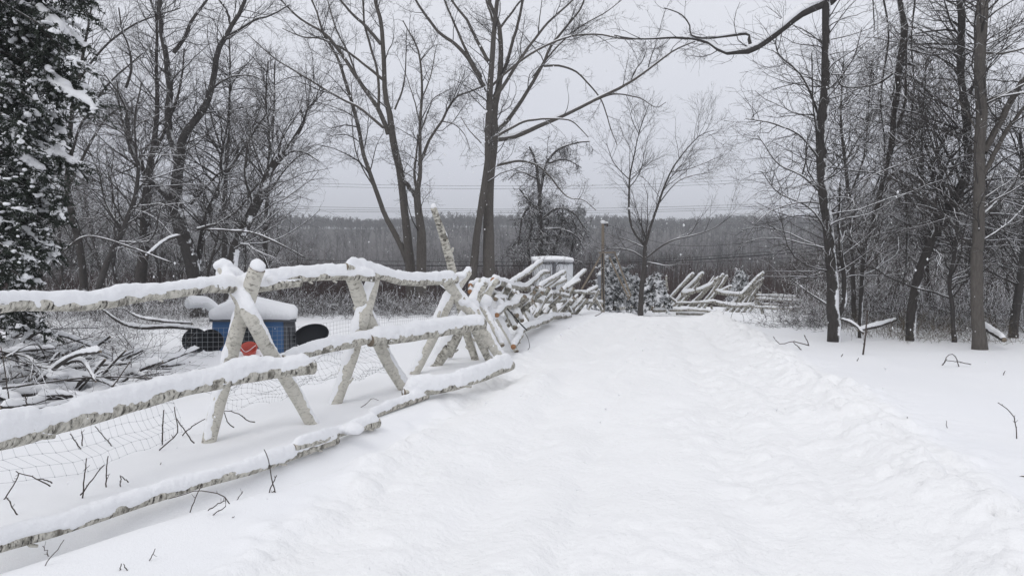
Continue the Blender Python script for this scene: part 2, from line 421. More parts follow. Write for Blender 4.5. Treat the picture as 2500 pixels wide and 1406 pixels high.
def catmull(pts, n):
    """smooth resample of (k,d) control points to n points, even in arc length"""
    p = np.asarray(pts, float)
    if len(p) == 2: return p[0] + (p[1] - p[0]) * np.linspace(0, 1, n)[:, None]
    e = np.vstack([2 * p[0] - p[1], p, 2 * p[-1] - p[-2]])
    o = []
    for i in range(1, len(e) - 2):
        t = np.linspace(0, 1, 12, endpoint=False)[:, None]
        a, b, c, d = e[i - 1], e[i], e[i + 1], e[i + 2]
        o.append(0.5 * (2 * b + (c - a) * t + (2 * a - 5 * b + 4 * c - d) * t**2 + (3 * b - a - 3 * c + d) * t**3))
    o = np.vstack(o + [p[-1:]])
    s = np.concatenate([[0], np.cumsum(np.linalg.norm(np.diff(o[:, :3], axis=0), axis=1))])
    return np.stack([np.interp(np.linspace(0, s[-1], n), s, o[:, k]) for k in range(o.shape[1])], 1)
def unit(v): return v / (np.linalg.norm(v, axis=-1, keepdims=True) + 1e-9)
def remeshed(name, V, Fq, m, parent, voxel, amp=0.004, smooth=4, big=0.0):
    """voxel-fused mantle of overlapping closed shapes, roughened along its normals"""
    me = mesh_np(name + '_src', V, Fq, [m])
    o = bpy.data.objects.new(name, me); col.objects.link(o)
    r = o.modifiers.new('r', 'REMESH'); r.mode = 'VOXEL'; r.voxel_size = voxel; r.use_smooth_shade = True
    if smooth:
        s = o.modifiers.new('s', 'SMOOTH'); s.iterations = smooth; s.factor = 0.5
    dg = bpy.context.evaluated_depsgraph_get()
    ev = o.evaluated_get(dg)
    m2 = bpy.data.meshes.new_from_object(ev)
    m2.name = name
    bpy.data.objects.remove(o); bpy.data.meshes.remove(me)
    n = len(m2.vertices)
    co = np.zeros(n * 3, np.float32); m2.vertices.foreach_get('co', co); co = co.reshape(-1, 3)
    no = np.zeros(n * 3, np.float32); m2.vertex_normals.foreach_get('vector', no); no = no.reshape(-1, 3)
    d = amp * noise3(co[:, 0] / 0.035, co[:, 1] / 0.035, co[:, 2] / 0.035) + amp * 1.6 * noise3(co[:, 0] / 0.11, co[:, 1] / 0.11, co[:, 2] / 0.11)
    if big: d = d + big * noise3(co[:, 0] / 0.4, co[:, 1] / 0.4, co[:, 2] / 0.4)
    co = co + no * d[:, None]
    m2.vertices.foreach_set('co', co.ravel()); m2.update()
    m2.polygons.foreach_set('use_smooth', np.ones(len(m2.polygons), bool))
    m2.materials.clear(); m2.materials.append(m)
    return link(name, m2, parent)
class Snow:
    """snow lying along logs: sweeps that are fused later"""
    def __init__(s): s.V, s.Q, s.C, s.n = [], [], [], 0
    def _put(s, V, q, c):
        s.V.append(V); s.Q.append(q + s.n); s.C.append(c + s.n); s.n += len(V)
    def log(s, P, rad, h, seed=0, t0=0.0, t1=1.0, over=1.04, cap=True, n=None, eo=0.0):
        P = np.asarray(P, float); rad = np.asarray(rad, float)
        Lg = np.linalg.norm(np.diff(P, axis=0), axis=1).sum()
        n = n or max(6, int(Lg / 0.04)); sides = 12
        Q = catmull(np.column_stack([P, rad]), n)
        i0, i1 = int(t0 * (n - 1)), int(t1 * (n - 1)) + 1
        Q = Q[i0:i1]; n = len(Q)
        P, rad = Q[:, :3], Q[:, 3]
        T = unit(np.gradient(P, axis=0)); up = np.array([0, 0, 1.0])
        Uv = unit(up - T * T[:, 2:3]); S = np.cross(T, Uv)
        hor = np.sqrt(np.clip(1 - T[:, 2] ** 2, 0, 1)) ** 1.0
        sd = seed * 3.7
        l = np.arange(n) * Lg / max(n - 1, 1)
        hh = 0.86 * h * hor * (1 + 0.34 * noise3(l / 0.42, l * 0 + sd, l * 0) + 0.12 * noise3(l / 0.09, l * 0 + sd, l * 0 + 5))
        ed = rad * (0.12 + eo + 0.30 * noise3(l / 0.33, l * 0 + sd, l * 0 + 4) + 0.24 * noise3(l / 0.12, l * 0 + sd, l * 0 + 9) + 0.2 * noise3(l / 0.05, l * 0 + sd, l * 0 + 2))
        e = np.sin(np.clip(np.minimum(np.arange(n), np.arange(n)[::-1]) / max(1.0, min(0.05 * n, 3.0)), 0, 1) * np.pi / 2) ** 0.6
        e = np.maximum(e, 0.25)
        a = np.arange(sides) / sides * 2 * np.pi
        A = rad * over * (0.35 + 0.65 * e) * (1 - 0.35 * (1 - hor))
        B = (rad + hh - ed) * e
        ca, sa = np.cos(a), np.sin(a)
        vv = np.where(sa[None] > 0, B[:, None] * sa[None] ** 0.85 if False else B[:, None] * np.sign(sa[None]) * np.abs(sa[None]) ** 0.8, rad[:, None] * 0.32 * sa[None])
        V = P[:, None] + S[:, None] * (A[:, None] * ca[None])[..., None] + Uv[:, None] * (vv + ed[:, None])[..., None]
        idx = np.arange(n * sides).reshape(n, sides)
        q = np.stack([idx[:-1], np.roll(idx, -1, 1)[:-1], np.roll(idx, -1, 1)[1:], idx[1:]], -1).reshape(-1, 4)
        c = np.stack([idx[0, ::-1], idx[-1]])
        s._put(V.reshape(-1, 3), q, c); return s
    def blob(s, c, r, seed=0):
        c = np.asarray(c, float); r = np.asarray(r, float) * np.ones(3)
        nu, nv = 12, 8
        th = np.linspace(0.12, np.pi - 0.12, nv)[:, None]; ph = (np.arange(nu) / nu * 2 * np.pi)[None]
        d = np.stack([np.sin(th) * np.cos(ph), np.sin(th) * np.sin(ph), np.cos(th) + 0 * ph], -1)
        V = c + d * r * (1 + 0.12 * noise3(d[..., 0] * 2 + seed, d[..., 1] * 2, d[..., 2] * 2))[..., None]
        idx = np.arange(nu * nv).reshape(nv, nu)
        q = np.stack([idx[1:], np.roll(idx, -1, 1)[1:], np.roll(idx, -1, 1)[:-1], idx[:-1]], -1).reshape(-1, 4)
        s._put(V.reshape(-1, 3), q, np.stack([idx[0], idx[-1, ::-1]])); return s
    def faces(s):
        by = {}
        for c in s.C: by.setdefault(c.shape[1], []).append(c)
        return [np.concatenate(s.Q)] + [np.concatenate(v) for v in by.values()]
    def build(s, parent, voxel, amp=0.004, smooth=4, name='snow', big=0.0):
        return remeshed(name, np.concatenate(s.V), s.faces(), M['snow'], parent, voxel, amp, smooth, big)

# ------------------------------------------------------------------ setting: the snowy ground, one sheet to the horizon
def make_ground():
    xs = np.concatenate([-np.geomspace(700, 14, 60), np.arange(-13.5, -5, 0.16), np.arange(-5, 6.5, 0.038), np.arange(6.5, 14, 0.16), np.geomspace(14.5, 700, 60)])
    ys = np.concatenate([np.arange(-12, 2.6, 0.5), np.arange(2.6, 11, 0.035), np.arange(11, 17, 0.07), np.arange(17, 34, 0.17), np.geomspace(34.3, 1500, 110)])
    X, Y = np.meshgrid(xs, ys)
    Z = ground(X, Y)
    V = np.stack([X, Y, Z], -1).reshape(-1, 3)
    ny, nx = X.shape
    idx = np.arange(nx * ny).reshape(ny, nx)
    q = np.stack([idx[:-1, :-1], idx[:-1, 1:], idx[1:, 1:], idx[1:, :-1]], -1).reshape(-1, 4)
    me = mesh_np('ground', V, [q], [M['ground']])
    lx = np.interp(Y, ROADL[:, 0], ROADL[:, 1]); rx = np.interp(Y, ROADR[:, 0], ROADR[:, 1])
    ch = sstep(X - lx, -0.3, 0.1) * sstep(rx + 0.5 - X, -0.1, 0.2) * (1 - sstep(Y, 26, 34))
    a = me.attributes.new('churn', 'FLOAT', 'POINT'); a.data.foreach_set('value', ch.ravel().astype(np.float32))
    wd = sstep(Y, 26.5 + 9 * sstep(X, -2.5, 4.5), 29 + 13 * sstep(X, -2.5, 4.5))
    a = me.attributes.new('litter', 'FLOAT', 'POINT'); a.data.foreach_set('value', wd.ravel().astype(np.float32))
    o = link('ground', me)
    tag(o, 'snow covered field and trodden track falling away to the valley floor', 'ground', kind='structure')
make_ground()

# ------------------------------------------------------------------ fences of birch logs
def log_pts(pts, n=None):
    """pts: (px, py, Y, w) or (px, py, ('g', h), w): metres from pixels"""
    o = []
    for px, py, Y, wd in pts:
        p = gp(px, py, Y[1]) if isinstance(Y, tuple) else at(px, py, Y)
        o.append([*p, wd * (0.82 if wd > 12 and p[1] < 12 else 1.0) * p[1] / 1850 / 2])
    o = np.array(o)
    Lg = np.linalg.norm(np.diff(o[:, :3], axis=0), axis=1).sum()
    return catmull(o, n or max(8, int(Lg / 0.07)))
def add_log(name, Q, parent, cut='cut_grey', stubs=1, sides=14, seed=0, m='birch', label=None):
    rg = np.random.default_rng(seed + 5)
    n = len(Q)
    P = Q[:, :3].copy(); r = Q[:, 3] * (1 + 0.07 * noise3(np.arange(n) * 0.35, np.zeros(n) + seed, np.zeros(n)))
    wob = 0.22 * Q[:, 3].mean()
    for k in range(3): P[:, k] += wob * noise3(np.arange(n) * 0.16, np.zeros(n) + seed * 1.3, np.zeros(n) + k * 7)
    T = Tubes().add(P, r, sides, True)
    for _ in range(stubs):   # stubs of cut branches
        i = rg.integers(1, n - 1); t = unit(P[min(i + 1, n - 1)] - P[i - 1])
        d = unit(np.cross(t, rg.normal(size=3)))
        T.add(np.array([P[i], P[i] + (d + t * 0.5) * r[i] * 1.15, P[i] + (d + t * 0.9) * r[i] * 1.45]), np.array([r[i] * 0.45, r[i] * 0.28, r[i] * 0.20]), 7, True)
    o = T.build(name, [M[m], M[cut]], parent)
    if label: o['label'] = label
    return P, r
def fence(name, loc, label, logs, voxel, hs=0.6, clumps=(), amp=0.004, group=None, hk=1.0, eo=0.0):
    t = empty(name, loc, label, 'fence', group)
    S = Snow()
    for k, L_ in enumerate(logs):
        nm, pts = L_[0], L_[1]
        o = L_[2] if len(L_) > 2 else {}
        Q = log_pts(pts)
        P, r = add_log(nm, Q, t, m='birch' if nm == 'post' and k < 16 and r_big(Q) and voxel < 0.02 else 'birch_rough' if voxel < 0.015 else 'birch_far', cut=o.get('cut', 'cut_grey'), stubs=o.get('stubs', 1) + (2 if r_big(Q) else 0), seed=k + len(logs), sides=14 if r_big(Q) else 9)
        h = o.get('h', hs * 2) * r.mean() * hk
        if h > 0: S.log(P, r, h, seed=k, eo=eo, t0=o.get('t0', 0), t1=o.get('t1', 1), over=o.get('over', 1.05))
        if o.get('cap'): S.blob(P[-1] + np.array([0, 0, r[-1] * 0.25]), (r[-1] * 0.98, r[-1] * 0.98, r[-1] * o['cap']), k)
    for px, py, Y, rr, rz in clumps:
        p = gp(px, py, Y[1]) if isinstance(Y, tuple) else at(px, py, Y)
        S.blob(p, (rr, rr, rz), px)
    S.build(t, voxel, amp)
    return t
def r_big(Q): return Q[0, 1] < 12

G8 = ('g', 0.08)
near_logs = [
    # rails
    ('rail', [(-230, 770, 3.9, 50), (0, 746, 4.55, 44), (150, 745, 4.95, 41), (300, 732, 5.4, 38), (420, 716, 5.8, 36), (520, 700, 6.2, 34), (620, 700, 6.6, 32), (733, 690, 7.0, 26)], dict(h=1.35, t1=0.93)),
    ('rail', [(590, 690, 6.5, 26), (650, 685, 6.75, 27), (720, 678, 7.0, 28), (800, 674, 7.35, 27), (860, 675, 7.6, 26), (915, 680, 7.8, 26)], dict(h=1.7)),
    ('rail', [(842, 652, 7.5, 24), (880, 662, 7.75, 27), (930, 672, 8.1, 26), (985, 686, 8.5, 26), (1045, 688, 9.0, 26), (1112, 682, 9.5, 27)], dict(h=1.75)),
    ('rail', [(-260, 1120, 3.3, 86), (-60, 1075, 3.9, 80), (60, 1050, 4.25, 72), (160, 1030, 4.6, 64), (280, 1000, 5.0, 58), (400, 965, 5.4, 54), (520, 930, 5.85, 52), (640, 905, 6.25, 50), (760, 895, 6.6, 46)], dict(h=1.15, stubs=3)),
    ('rail', [(690, 878, 6.9, 30), (780, 855, 7.2, 33), (860, 835, 7.6, 34), (940, 812, 8.0, 34)], dict(h=1.1)),
    ('rail', [(902, 832, 7.75, 38), (970, 822, 8.1, 38), (1040, 812, 8.5, 36), (1110, 800, 9.0, 36), (1178, 788, 9.4, 36)], dict(h=1.25, cut='cut_grey', stubs=2)),
    ('bottom_rail', [(-260, 1420, G8, 60), (0, 1330, G8, 50), (150, 1287, G8, 46), (300, 1236, G8, 42), (450, 1188, G8, 38), (600, 1148, G8, 34), (720, 1108, G8, 32), (820, 1072, G8, 28)], dict(h=1.5, stubs=3)),
    ('bottom_rail', [(716, 1092, ('g', 0.14), 24), (780, 1072, ('g', 0.14), 24), (842, 1052, ('g', 0.10), 24), (920, 1032, ('g', 0.08), 32)], dict(h=2.0)),
    ('bottom_rail', [(900, 1018, G8, 20), (960, 994, G8, 22), (1040, 965, ('g', 0.09), 24)], dict(h=1.7)),
    ('bottom_rail', [(985, 958, ('g', 0.16), 32), (1070, 945, ('g', 0.15), 34), (1150, 928, ('g', 0.14), 33), (1245, 890, ('g', 0.12), 30)], dict(h=1.9, stubs=2)),
    # crossed posts
    ('post', [(508, 1090, 6.3, 42), (536, 965, 6.42, 46), (572, 850, 6.52, 47), (603, 740, 6.5, 50), (629, 655, 6.42, 50)], dict(h=0.31, cap=0.95)),
    ('post', [(772, 1050, 6.95, 38), (712, 945, 6.85, 40), (655, 850, 6.55, 42), (612, 780, 6.36, 44), (585, 730, 6.42, 42), (540, 652, 6.6, 34)], dict(h=0.75, cap=0.7, stubs=2)),
    ('post', [(816, 1005, 7.75, 38), (846, 900, 7.85, 42), (875, 800, 7.95, 46), (900, 725, 8.05, 46), (918, 662, 8.15, 38)], dict(h=0.45, cap=0.7)),
    ('post', [(995, 965, 8.4, 36), (940, 870, 8.3, 38), (905, 790, 8.1, 40), (878, 735, 8.0, 44), (850, 660, 7.85, 38)], dict(h=0.81)),
    ('post', [(1008, 915, 9.3, 30), (1050, 830, 9.4, 34), (1085, 755, 9.5, 36), (1112, 705, 9.6, 32), (1142, 662, 9.7, 26)], dict(h=0.76, cap=1.2, cut='cut')),
    ('post', [(1245, 908, 9.75, 26), (1200, 840, 9.7, 30), (1165, 775, 9.65, 34), (1125, 735, 9.6, 36), (1085, 680, 9.5, 34)], dict(h=0.81)),
    ('post', [(1045, 915, 9.9, 36), (1090, 850, 9.9, 40), (1125, 790, 10.0, 40), (1155, 740, 10.1, 34), (1180, 690, 10.2, 26)], dict(h=0.99, cap=1.0)),
    ('pole', [(1165, 885, 10.6, 22), (1140, 810, 10.5, 26), (1118, 720, 10.4, 27), (1100, 640, 10.3, 27), (1080, 570, 10.2, 24), (1060, 508, 10.1, 18)], dict(h=0.3, cap=1.3, stubs=3)),
    ('post', [(1195, 880, 10.5, 24), (1160, 810, 10.4, 26), (1135, 760, 10.3, 26)], dict(h=0.45)),
    ('post', [(1098, 868, 10.8, 24), (1120, 815, 10.6, 26), (1140, 770, 10.4, 26)], dict(h=0.45)),
]
near_cl = [(578, 684, 6.68, 0.12, 0.07), (560, 668, 6.66, 0.12, 0.07), (545, 648, 6.62, 0.09, 0.06), (545, 690, 6.5, 0.11, 0.07), (515, 690, 6.4, 0.09, 0.05), (645, 678, 6.7, 0.08, 0.05), (665, 684, 6.6, 0.05, 0.035), (900, 655, 8.0, 0.09, 0.05), (1130, 735, 9.6, 0.09, 0.07), (1125, 672, 9.6, 0.08, 0.05), (1150, 745, 9.9, 0.11, 0.09),
           (1020, 938, ('g', 0.2), 0.12, 0.06), (860, 1045, ('g', 0.14), 0.10, 0.05)]
fence('birch_fence', gp(620, 1080), 'near fence of snow capped birch logs on crossed posts along the track', near_logs, 0.0125, 0.9, near_cl, 0.0055)

mid_logs = [
    ('post', [(1225, 845, 10.4, 17), (1205, 800, 10.6, 19), (1183, 755, 10.8, 20), (1160, 705, 11.0, 18)], dict(h=0.81)),
    ('post', [(1150, 800, 11.2, 18), (1175, 750, 11.1, 20), (1200, 705, 11.0, 20), (1214, 682, 11.0, 16)], dict(h=0.90, cap=1.1)),
    ('post', [(1262, 858, 11.5, 15), (1240, 822, 11.7, 16), (1212, 770, 12.0, 17), (1188, 720, 12.3, 16)], dict(h=0.81)),
    ('post', [(1190, 800, 12.6, 14), (1215, 750, 12.6, 16), (1243, 700, 12.5, 16)], dict(h=0.90, cap=1.0)),
    ('rail', [(1203, 684, 11.3, 17), (1222, 690, 12.4, 17), (1250, 700, 13.6, 15), (1290, 704, 15.0, 14)], dict(h=1.5, cut='cut')),
    ('rail', [(1148, 697, 10.6, 15), (1175, 692, 12.0, 15), (1205, 690, 13.6, 14)], dict(h=1.2, cut='cut')),
    ('rail', [(1147, 711, 10.5, 15), (1172, 716, 12.0, 15), (1210, 722, 13.8, 14)], dict(h=1.2, cut='cut')),
    ('rail', [(1214, 768, 11.0, 15), (1232, 752, 12.0, 17), (1262, 742, 13.2, 15)], dict(h=1.6, cut='cut')),
    ('post', [(1258, 800, 12.6, 13), (1243, 773, 12.8, 14), (1228, 745, 13.0, 14), (1212, 715, 13.2, 13)], dict(h=0.81)),
    ('post', [(1276, 782, 13.6, 12), (1262, 755, 13.8, 13), (1248, 728, 14.0, 13), (1236, 700, 14.2, 12)], dict(h=0.81)),
    ('rail', [(1256, 740, 13.0, 12), (1290, 730, 14.6, 12), (1330, 736, 17.0, 10), (1395, 734, 21.5, 9), (1470, 739, 26, 8.5)], dict(h=1.5)),
    ('rail', [(1208, 729, 11.6, 13), (1250, 730, 13.2, 14), (1308, 728, 15.8, 12)], dict(h=1.6)),
    ('bottom_rail', [(1252, 848, 11.0, 17), (1262, 832, 11.6, 18), (1272, 818, 12.4, 15)], dict(h=1.6, cut='cut')),
    ('bottom_rail', [(1262, 818, 12.0, 14), (1285, 800, 13.4, 14), (1315, 790, 14.8, 13), (1345, 778, 16.5, 13)], dict(h=1.7)),
    ('bottom_rail', [(1300, 790, 15.2, 12), (1345, 775, 17.3, 12), (1392, 772, 19.5, 9)], dict(h=1.6)),
    # long poles laid against the crossings
    ('pole', [(1228, 703, 12.8, 10), (1270, 676, 14.2, 12), (1320, 640, 15.5, 12)], dict(h=1.3, cap=1.0)),
    ('pole', [(1282, 706, 14.5, 11), (1305, 685, 15.2, 11), (1325, 667, 15.7, 10), (1341, 665, 15.9, 8)], dict(h=1.5)),
    ('pole', [(1316, 702, 16.5, 10), (1345, 682, 17.3, 10), (1378, 665, 18.2, 9)], dict(h=1.4, cap=1.0)),
    ('pole', [(1330, 712, 17.5, 9), (1352, 696, 18.1, 10), (1381, 684, 18.8, 9)], dict(h=1.0)),
    ('pole', [(1305, 716, 16.8, 9), (1340, 695, 17.6, 9), (1366, 677, 18.2, 8)], dict(h=1.2, cap=1.0)),
    ('pole', [(1372, 710, 20.5, 9), (1400, 686, 21.5, 9), (1428, 660, 22.3, 8)], dict(h=1.3, cap=1.0)),
    ('pole', [(1385, 704, 20.8, 7), (1402, 692, 21.3, 7), (1416, 684, 21.8, 7)], dict(h=0.8)),
    ('pole', [(1345, 700, 19.0, 8), (1362, 690, 19.5, 8), (1378, 676, 20, 8)], dict(h=1.2)),
    ('rail', [(1385, 712, 21.0, 8), (1420, 714, 22.6, 7), (1462, 716, 25, 6.5)], dict(h=1.6)),
    ('rail', [(1434, 713, 23.3, 7), (1458, 700, 24.3, 7)], dict(h=1.5, cap=1.0)),
    ('rail', [(1270, 702, 14.2, 12), (1310, 710, 16, 11), (1350, 716, 18, 9), (1390, 724, 21, 8)], dict(h=1.4)),
    # crossings further along
    ('post', [(1300, 795, 14.6, 11), (1282, 760, 14.9, 12), (1262, 712, 15.2, 12)], dict(h=0.81)),
    ('post', [(1262, 780, 15.4, 11), (1285, 745, 15.2, 12), (1312, 702, 15.0, 12)], dict(h=0.81)),
    ('post', [(1332, 785, 16.4, 10), (1316, 752, 16.7, 11), (1296, 712, 17.0, 10)], dict(h=0.81)),
    ('post', [(1296, 772, 17.0, 10), (1318, 742, 16.8, 11), (1342, 704, 16.6, 10)], dict(h=0.81)),
    ('post', [(1362, 778, 18.6, 8), (1348, 748, 18.9, 9), (1330, 712, 19.2, 8)], dict(h=0.81)),
    ('post', [(1330, 768, 19.2, 8), (1350, 738, 19.0, 9), (1372, 704, 18.8, 8)], dict(h=0.81)),
    ('post', [(1394, 762, 20.6, 8), (1382, 738, 20.8, 8), (1366, 708, 21, 8)], dict(h=0.81)),
    ('post', [(1366, 760, 21.2, 8), (1384, 732, 21.0, 8), (1402, 704, 20.8, 8)], dict(h=0.81)),
    ('post', [(1400, 758, 21.8, 7), (1392, 742, 22, 7), (1380, 716, 22, 7)], dict(h=0.81)),
    ('post', [(1436, 756, 24.3, 6), (1446, 738, 24.3, 7), (1462, 708, 24.3, 7)], dict(h=0.81, cap=1.0)),
    ('post', [(1472, 760, 24.6, 6), (1460, 740, 24.6, 7), (1450, 722, 24.6, 6)], dict(h=0.81)),
    ('post', [(1412, 736, 23, 7), (1430, 715, 23, 7)], dict(h=0.81)),
]
_rt = random.Random(31)
for _k in range(26):
    _s = _rt.random(); _px = 1228 + 190 * _s; _Y = 12.6 + 9.5 * _s ** 1.15; _sc = 12.5 / _Y
    _cy = 745 + (1 - _s) * 5 + _rt.uniform(-14, 16) * _sc; _dx = _rt.uniform(16, 40) * _sc * _rt.choice((1, 1, 1, -0.7)); _dy = _rt.uniform(26, 44) * _sc
    _w = 15.5 * _sc * _rt.uniform(0.8, 1.15)
    mid_logs.append(('post', [(_px - _dx, _cy + _dy, _Y + _rt.uniform(-.3, .3), _w), (_px, _cy + _rt.uniform(-3, 3), _Y, _w), (_px + _dx, _cy - _dy, _Y + _rt.uniform(-.3, .3), _w * 0.9)], dict(h=_rt.uniform(0.5, 1.1), cap=_rt.choice((0, 0, 1.0)))))
mid_cl = [(1180, 735, 10.9, 0.14, 0.10), (1205, 690, 12.0, 0.12, 0.09), (1214, 745, 11.8, 0.13, 0.12), (1240, 712, 13.0, 0.11, 0.08), (1195, 770, 11.1, 0.13, 0.11), (1256, 760, 13.2, 0.11, 0.10), (1222, 800, 11.6, 0.12, 0.10), (1262, 826, 12.0, 0.12, 0.08), (1292, 745, 15, 0.13, 0.09),
          (1320, 764, 16.5, 0.22, 0.09), (1290, 778, 14.6, 0.17, 0.11), (1310, 722, 16.4, 0.13, 0.09), (1350, 726, 18.4, 0.14, 0.09), (1345, 752, 18.6, 0.2, 0.09), (1278, 770, 14.2, 0.14, 0.10), (1372, 765, 19, 0.22, 0.08), (1230, 835, 11.0, 0.10, 0.08)]
fence('birch_fence', gp(1270, 850), 'tangle of many crossed birch logs and leaning poles between near fence and white trailer', mid_logs, 0.019, 0.9, mid_cl[:6], 0.005, hk=0.72, eo=0.25)

Y3 = 29.0
def f3(l, w=7, dy=0.0): return [(x + 2.0 * math.sin(x * 1.7 + y), y + 1.5 * math.sin(x * 0.9), Y3 + dy, w * (1.12 + 0.2 * math.sin(x * 3.1 + w))) for x, y in l]
far_logs = [
    ('pole', f3([(1608, 756), (1651, 712), (1692, 667)], 8, 0.2), dict(h=1.1, cap=1.0)),
    ('pole', f3([(1636, 756), (1672, 714), (1714, 668)], 9, 0.6), dict(h=1.1, cap=1.0)),
    ('pole', f3([(1650, 756), (1684, 716), (1708, 690)], 8, 1.2), dict(h=0.5)),
    ('post', f3([(1632, 712), (1629, 692), (1627, 674)], 4.5, -0.3), dict(h=0.54, cap=1.5)),
    ('rail', f3([(1617, 713), (1636, 727), (1651, 739)], 5, -0.8), dict(h=1.4)),
    ('rail', f3([(1665, 718), (1699, 711)], 10, -0.2), dict(h=1.2)),
    ('rail', f3([(1701, 713), (1735, 697), (1746, 679)], 9, 0.0), dict(h=1.2)),
    ('pole', f3([(1674, 756), (1712, 716), (1744, 676)], 7.5, 0.3), dict(h=0.8)),
    ('pole', f3([(1686, 756), (1722, 716), (1755, 676)], 7.5, 0.7), dict(h=0.8)),
    ('pole', f3([(1702, 757), (1734, 716), (1766, 671)], 7.5, 1.1), dict(h=0.8, cap=1.0)),
    ('pole', f3([(1716, 757), (1746, 716), (1776, 674)], 8, 1.5), dict(h=0.9, cap=1.0)),
    ('pole', f3([(1750, 716), (1782, 698)], 6, 0.5), dict(h=1.3, cap=1.0)),
    ('rail', f3([(1744, 711), (1766, 718), (1812, 721)], 7.5, 0.0), dict(h=1.5)),
    ('pole', f3([(1768, 762), (1812, 716), (1862, 668)], 8, 0.1), dict(h=1.1, cap=1.2)),
    ('pole', f3([(1782, 762), (1822, 716), (1858, 684)], 8, 0.6), dict(h=0.8)),
    ('pole', f3([(1798, 764), (1832, 716), (1864, 680)], 7, 1.0), dict(h=0.7, cap=1.0)),
    ('pole', f3([(1812, 766), (1840, 722), (1862, 690)], 7, 1.4), dict(h=0.7)),
    ('pole', f3([(1826, 766), (1850, 728), (1857, 712)], 7, 1.8), dict(h=0.7)),
    ('rail', f3([(1847, 723), (1900, 723), (1945, 727)], 5.7, 0.3), dict(h=1.3)),
    ('rail', f3([(1847, 731), (1900, 732), (1951, 736)], 5.2, -0.1), dict(h=1.3)),
    ('rail', f3([(1651, 741), (1700, 740), (1746, 735)], 6, -0.9), dict(h=1.4)),
    ('rail', f3([(1737, 739), (1780, 746), (1845, 745)], 7, -0.7), dict(h=1.4)),
    ('rail', f3([(1842, 751), (1900, 752), (1960, 753)], 5.2, -0.8), dict(h=1.3)),
    ('rail', f3([(1856, 743), (1910, 746), (1958, 750)], 4.2, -0.4), dict(h=1.3)),
    ('bottom_rail', f3([(1593, 757), (1650, 755), (1712, 757), (1766, 766), (1816, 776)], 7, -1.6), dict(h=1.3)),
    ('bottom_rail', f3([(1650, 764), (1760, 767), (1860, 770)], 6, -1.4), dict(h=1.3)),
    ('post', f3([(1845, 726), (1855, 750), (1864, 770)], 7, 0.0), dict(h=0.54)),
    ('post', f3([(1937, 726), (1934, 745), (1928, 768)], 6, 0.0), dict(h=0.45)),
    ('post', f3([(1944, 728), (1936, 748), (1950, 768)], 6, 0.2), dict(h=0.45)),
    ('post', f3([(1738, 745), (1741, 758)], 5, -0.7), dict(h=0.45)),
]
fence('birch_fence', at(1770, 770, 29), 'far fence with fans of leaning birch poles at the end of the track', far_logs, 0.03, 1.0, (), 0.006, hk=0.8, eo=0.25)

# a dark metal bar leaning in the tangle, and logs lying in the snow
def thing_tube(name, label, cat, pts, m, sides=8, group=None, snow=0, voxel=0.03, n=None, mats=None, stubs=0):
    Q = log_pts(pts, n)
    t = empty(name, (Q[0, 0], Q[0, 1], Q[0, 2]), label, cat, group)
    Tubes().add(Q[:, :3], Q[:, 3], sides, True).build(mats[0] if mats else 'shaft', [M[m], M['cut_grey']] if m in ('birch', 'bark') else M[m], t)
    if snow: Snow().log(Q[:, :3], Q[:, 3], snow, seed=pts[0][0]).build(t, voxel, 0.003)
    return t
b_ = thing_tube('metal_bar', 'thin dark metal bar leaning through the birch tangle', 'bar', [(1234, 748, 12.0, 3.4), (1266, 785, 11.8, 3.4), (1286, 806, 11.7, 3.4)], 'black')
for px0, py0, px1, py1, wd, lab in ((1478, 742, 1545, 726, 16, 'thick snow covered log lying left of the slim forked tree'), (1500, 752, 1560, 742, 13, 'lower snow covered log with dark cut end beside the slim tree base'),
                                    (1580, 744, 1640, 738, 12, 'snow covered log just right of the slim forked tree'), (1590, 752, 1626, 730, 12, 'snowy log sloping against the far fence end')):
    thing_tube('fallen_log', lab, 'log', [(px0, py0, ('g', 0.12), wd), (px1, py1, ('g', 0.12), wd)], 'birch', 10, None, 0.12, 0.035, mats=['trunk'])

# ------------------------------------------------------------------ trees
def spawn(rg, P, Rd, Nn, L0, ang=(30, 60), t=(0.15, 1.0), K=7, up=0.0, curl=0.18, rr=0.55, slim=0.010, rmin=0.0022, flat=1.0, Lpow=0.6, taper=0.3):
    P = np.asarray(P); Rd = np.asarray(Rd); Mn, n, _ = P.shape
    seg = np.linalg.norm(np.diff(P, axis=1), axis=2).sum(1)
    wt = seg / seg.sum()
    i = rg.choice(Mn, Nn, p=wt); tt = rg.uniform(t[0], t[1], Nn) ** 0.9
    f = tt * (n - 1); a = np.minimum(f.astype(int), n - 2); fr = (f - a)[:, None]
    p = P[i, a] * (1 - fr) + P[i, a + 1] * fr
    r0 = Rd[i, a] * (1 - fr[:, 0]) + Rd[i, a + 1] * fr[:, 0]
    T = unit(P[i, a + 1] - P[i, a])
    q = rg.normal(size=(Nn, 3)); q[:, 2] *= flat; q = unit(np.cross(T, q))
    an = np.radians(rg.uniform(*ang, Nn))[:, None]
    d = unit(np.cos(an) * T + np.sin(an) * q)
    Ln = L0 * np.minimum(1.6, (seg[i] / np.median(seg)) ** Lpow) * rg.uniform(0.4, 1.25, Nn) * (1.15 - 0.55 * tt)
    out = np.zeros((Nn, K, 3)); out[:, 0] = p
    st = (Ln / (K - 1))[:, None]
    bend = rg.normal(size=(Nn, 3)) * curl * 0.35
    for k in range(1, K):
        out[:, k] = out[:, k - 1] + d * st
        d = unit(d + bend + rg.normal(size=(Nn, 3)) * curl + np.array([0, 0, up]))
    rb = np.minimum(r0 * rr, Ln * slim)
    rb = np.maximum(rb, rmin)
    rad = rb[:, None] * np.linspace(1, taper, K)[None]
    return out, np.maximum(rad, rmin * 0.7)
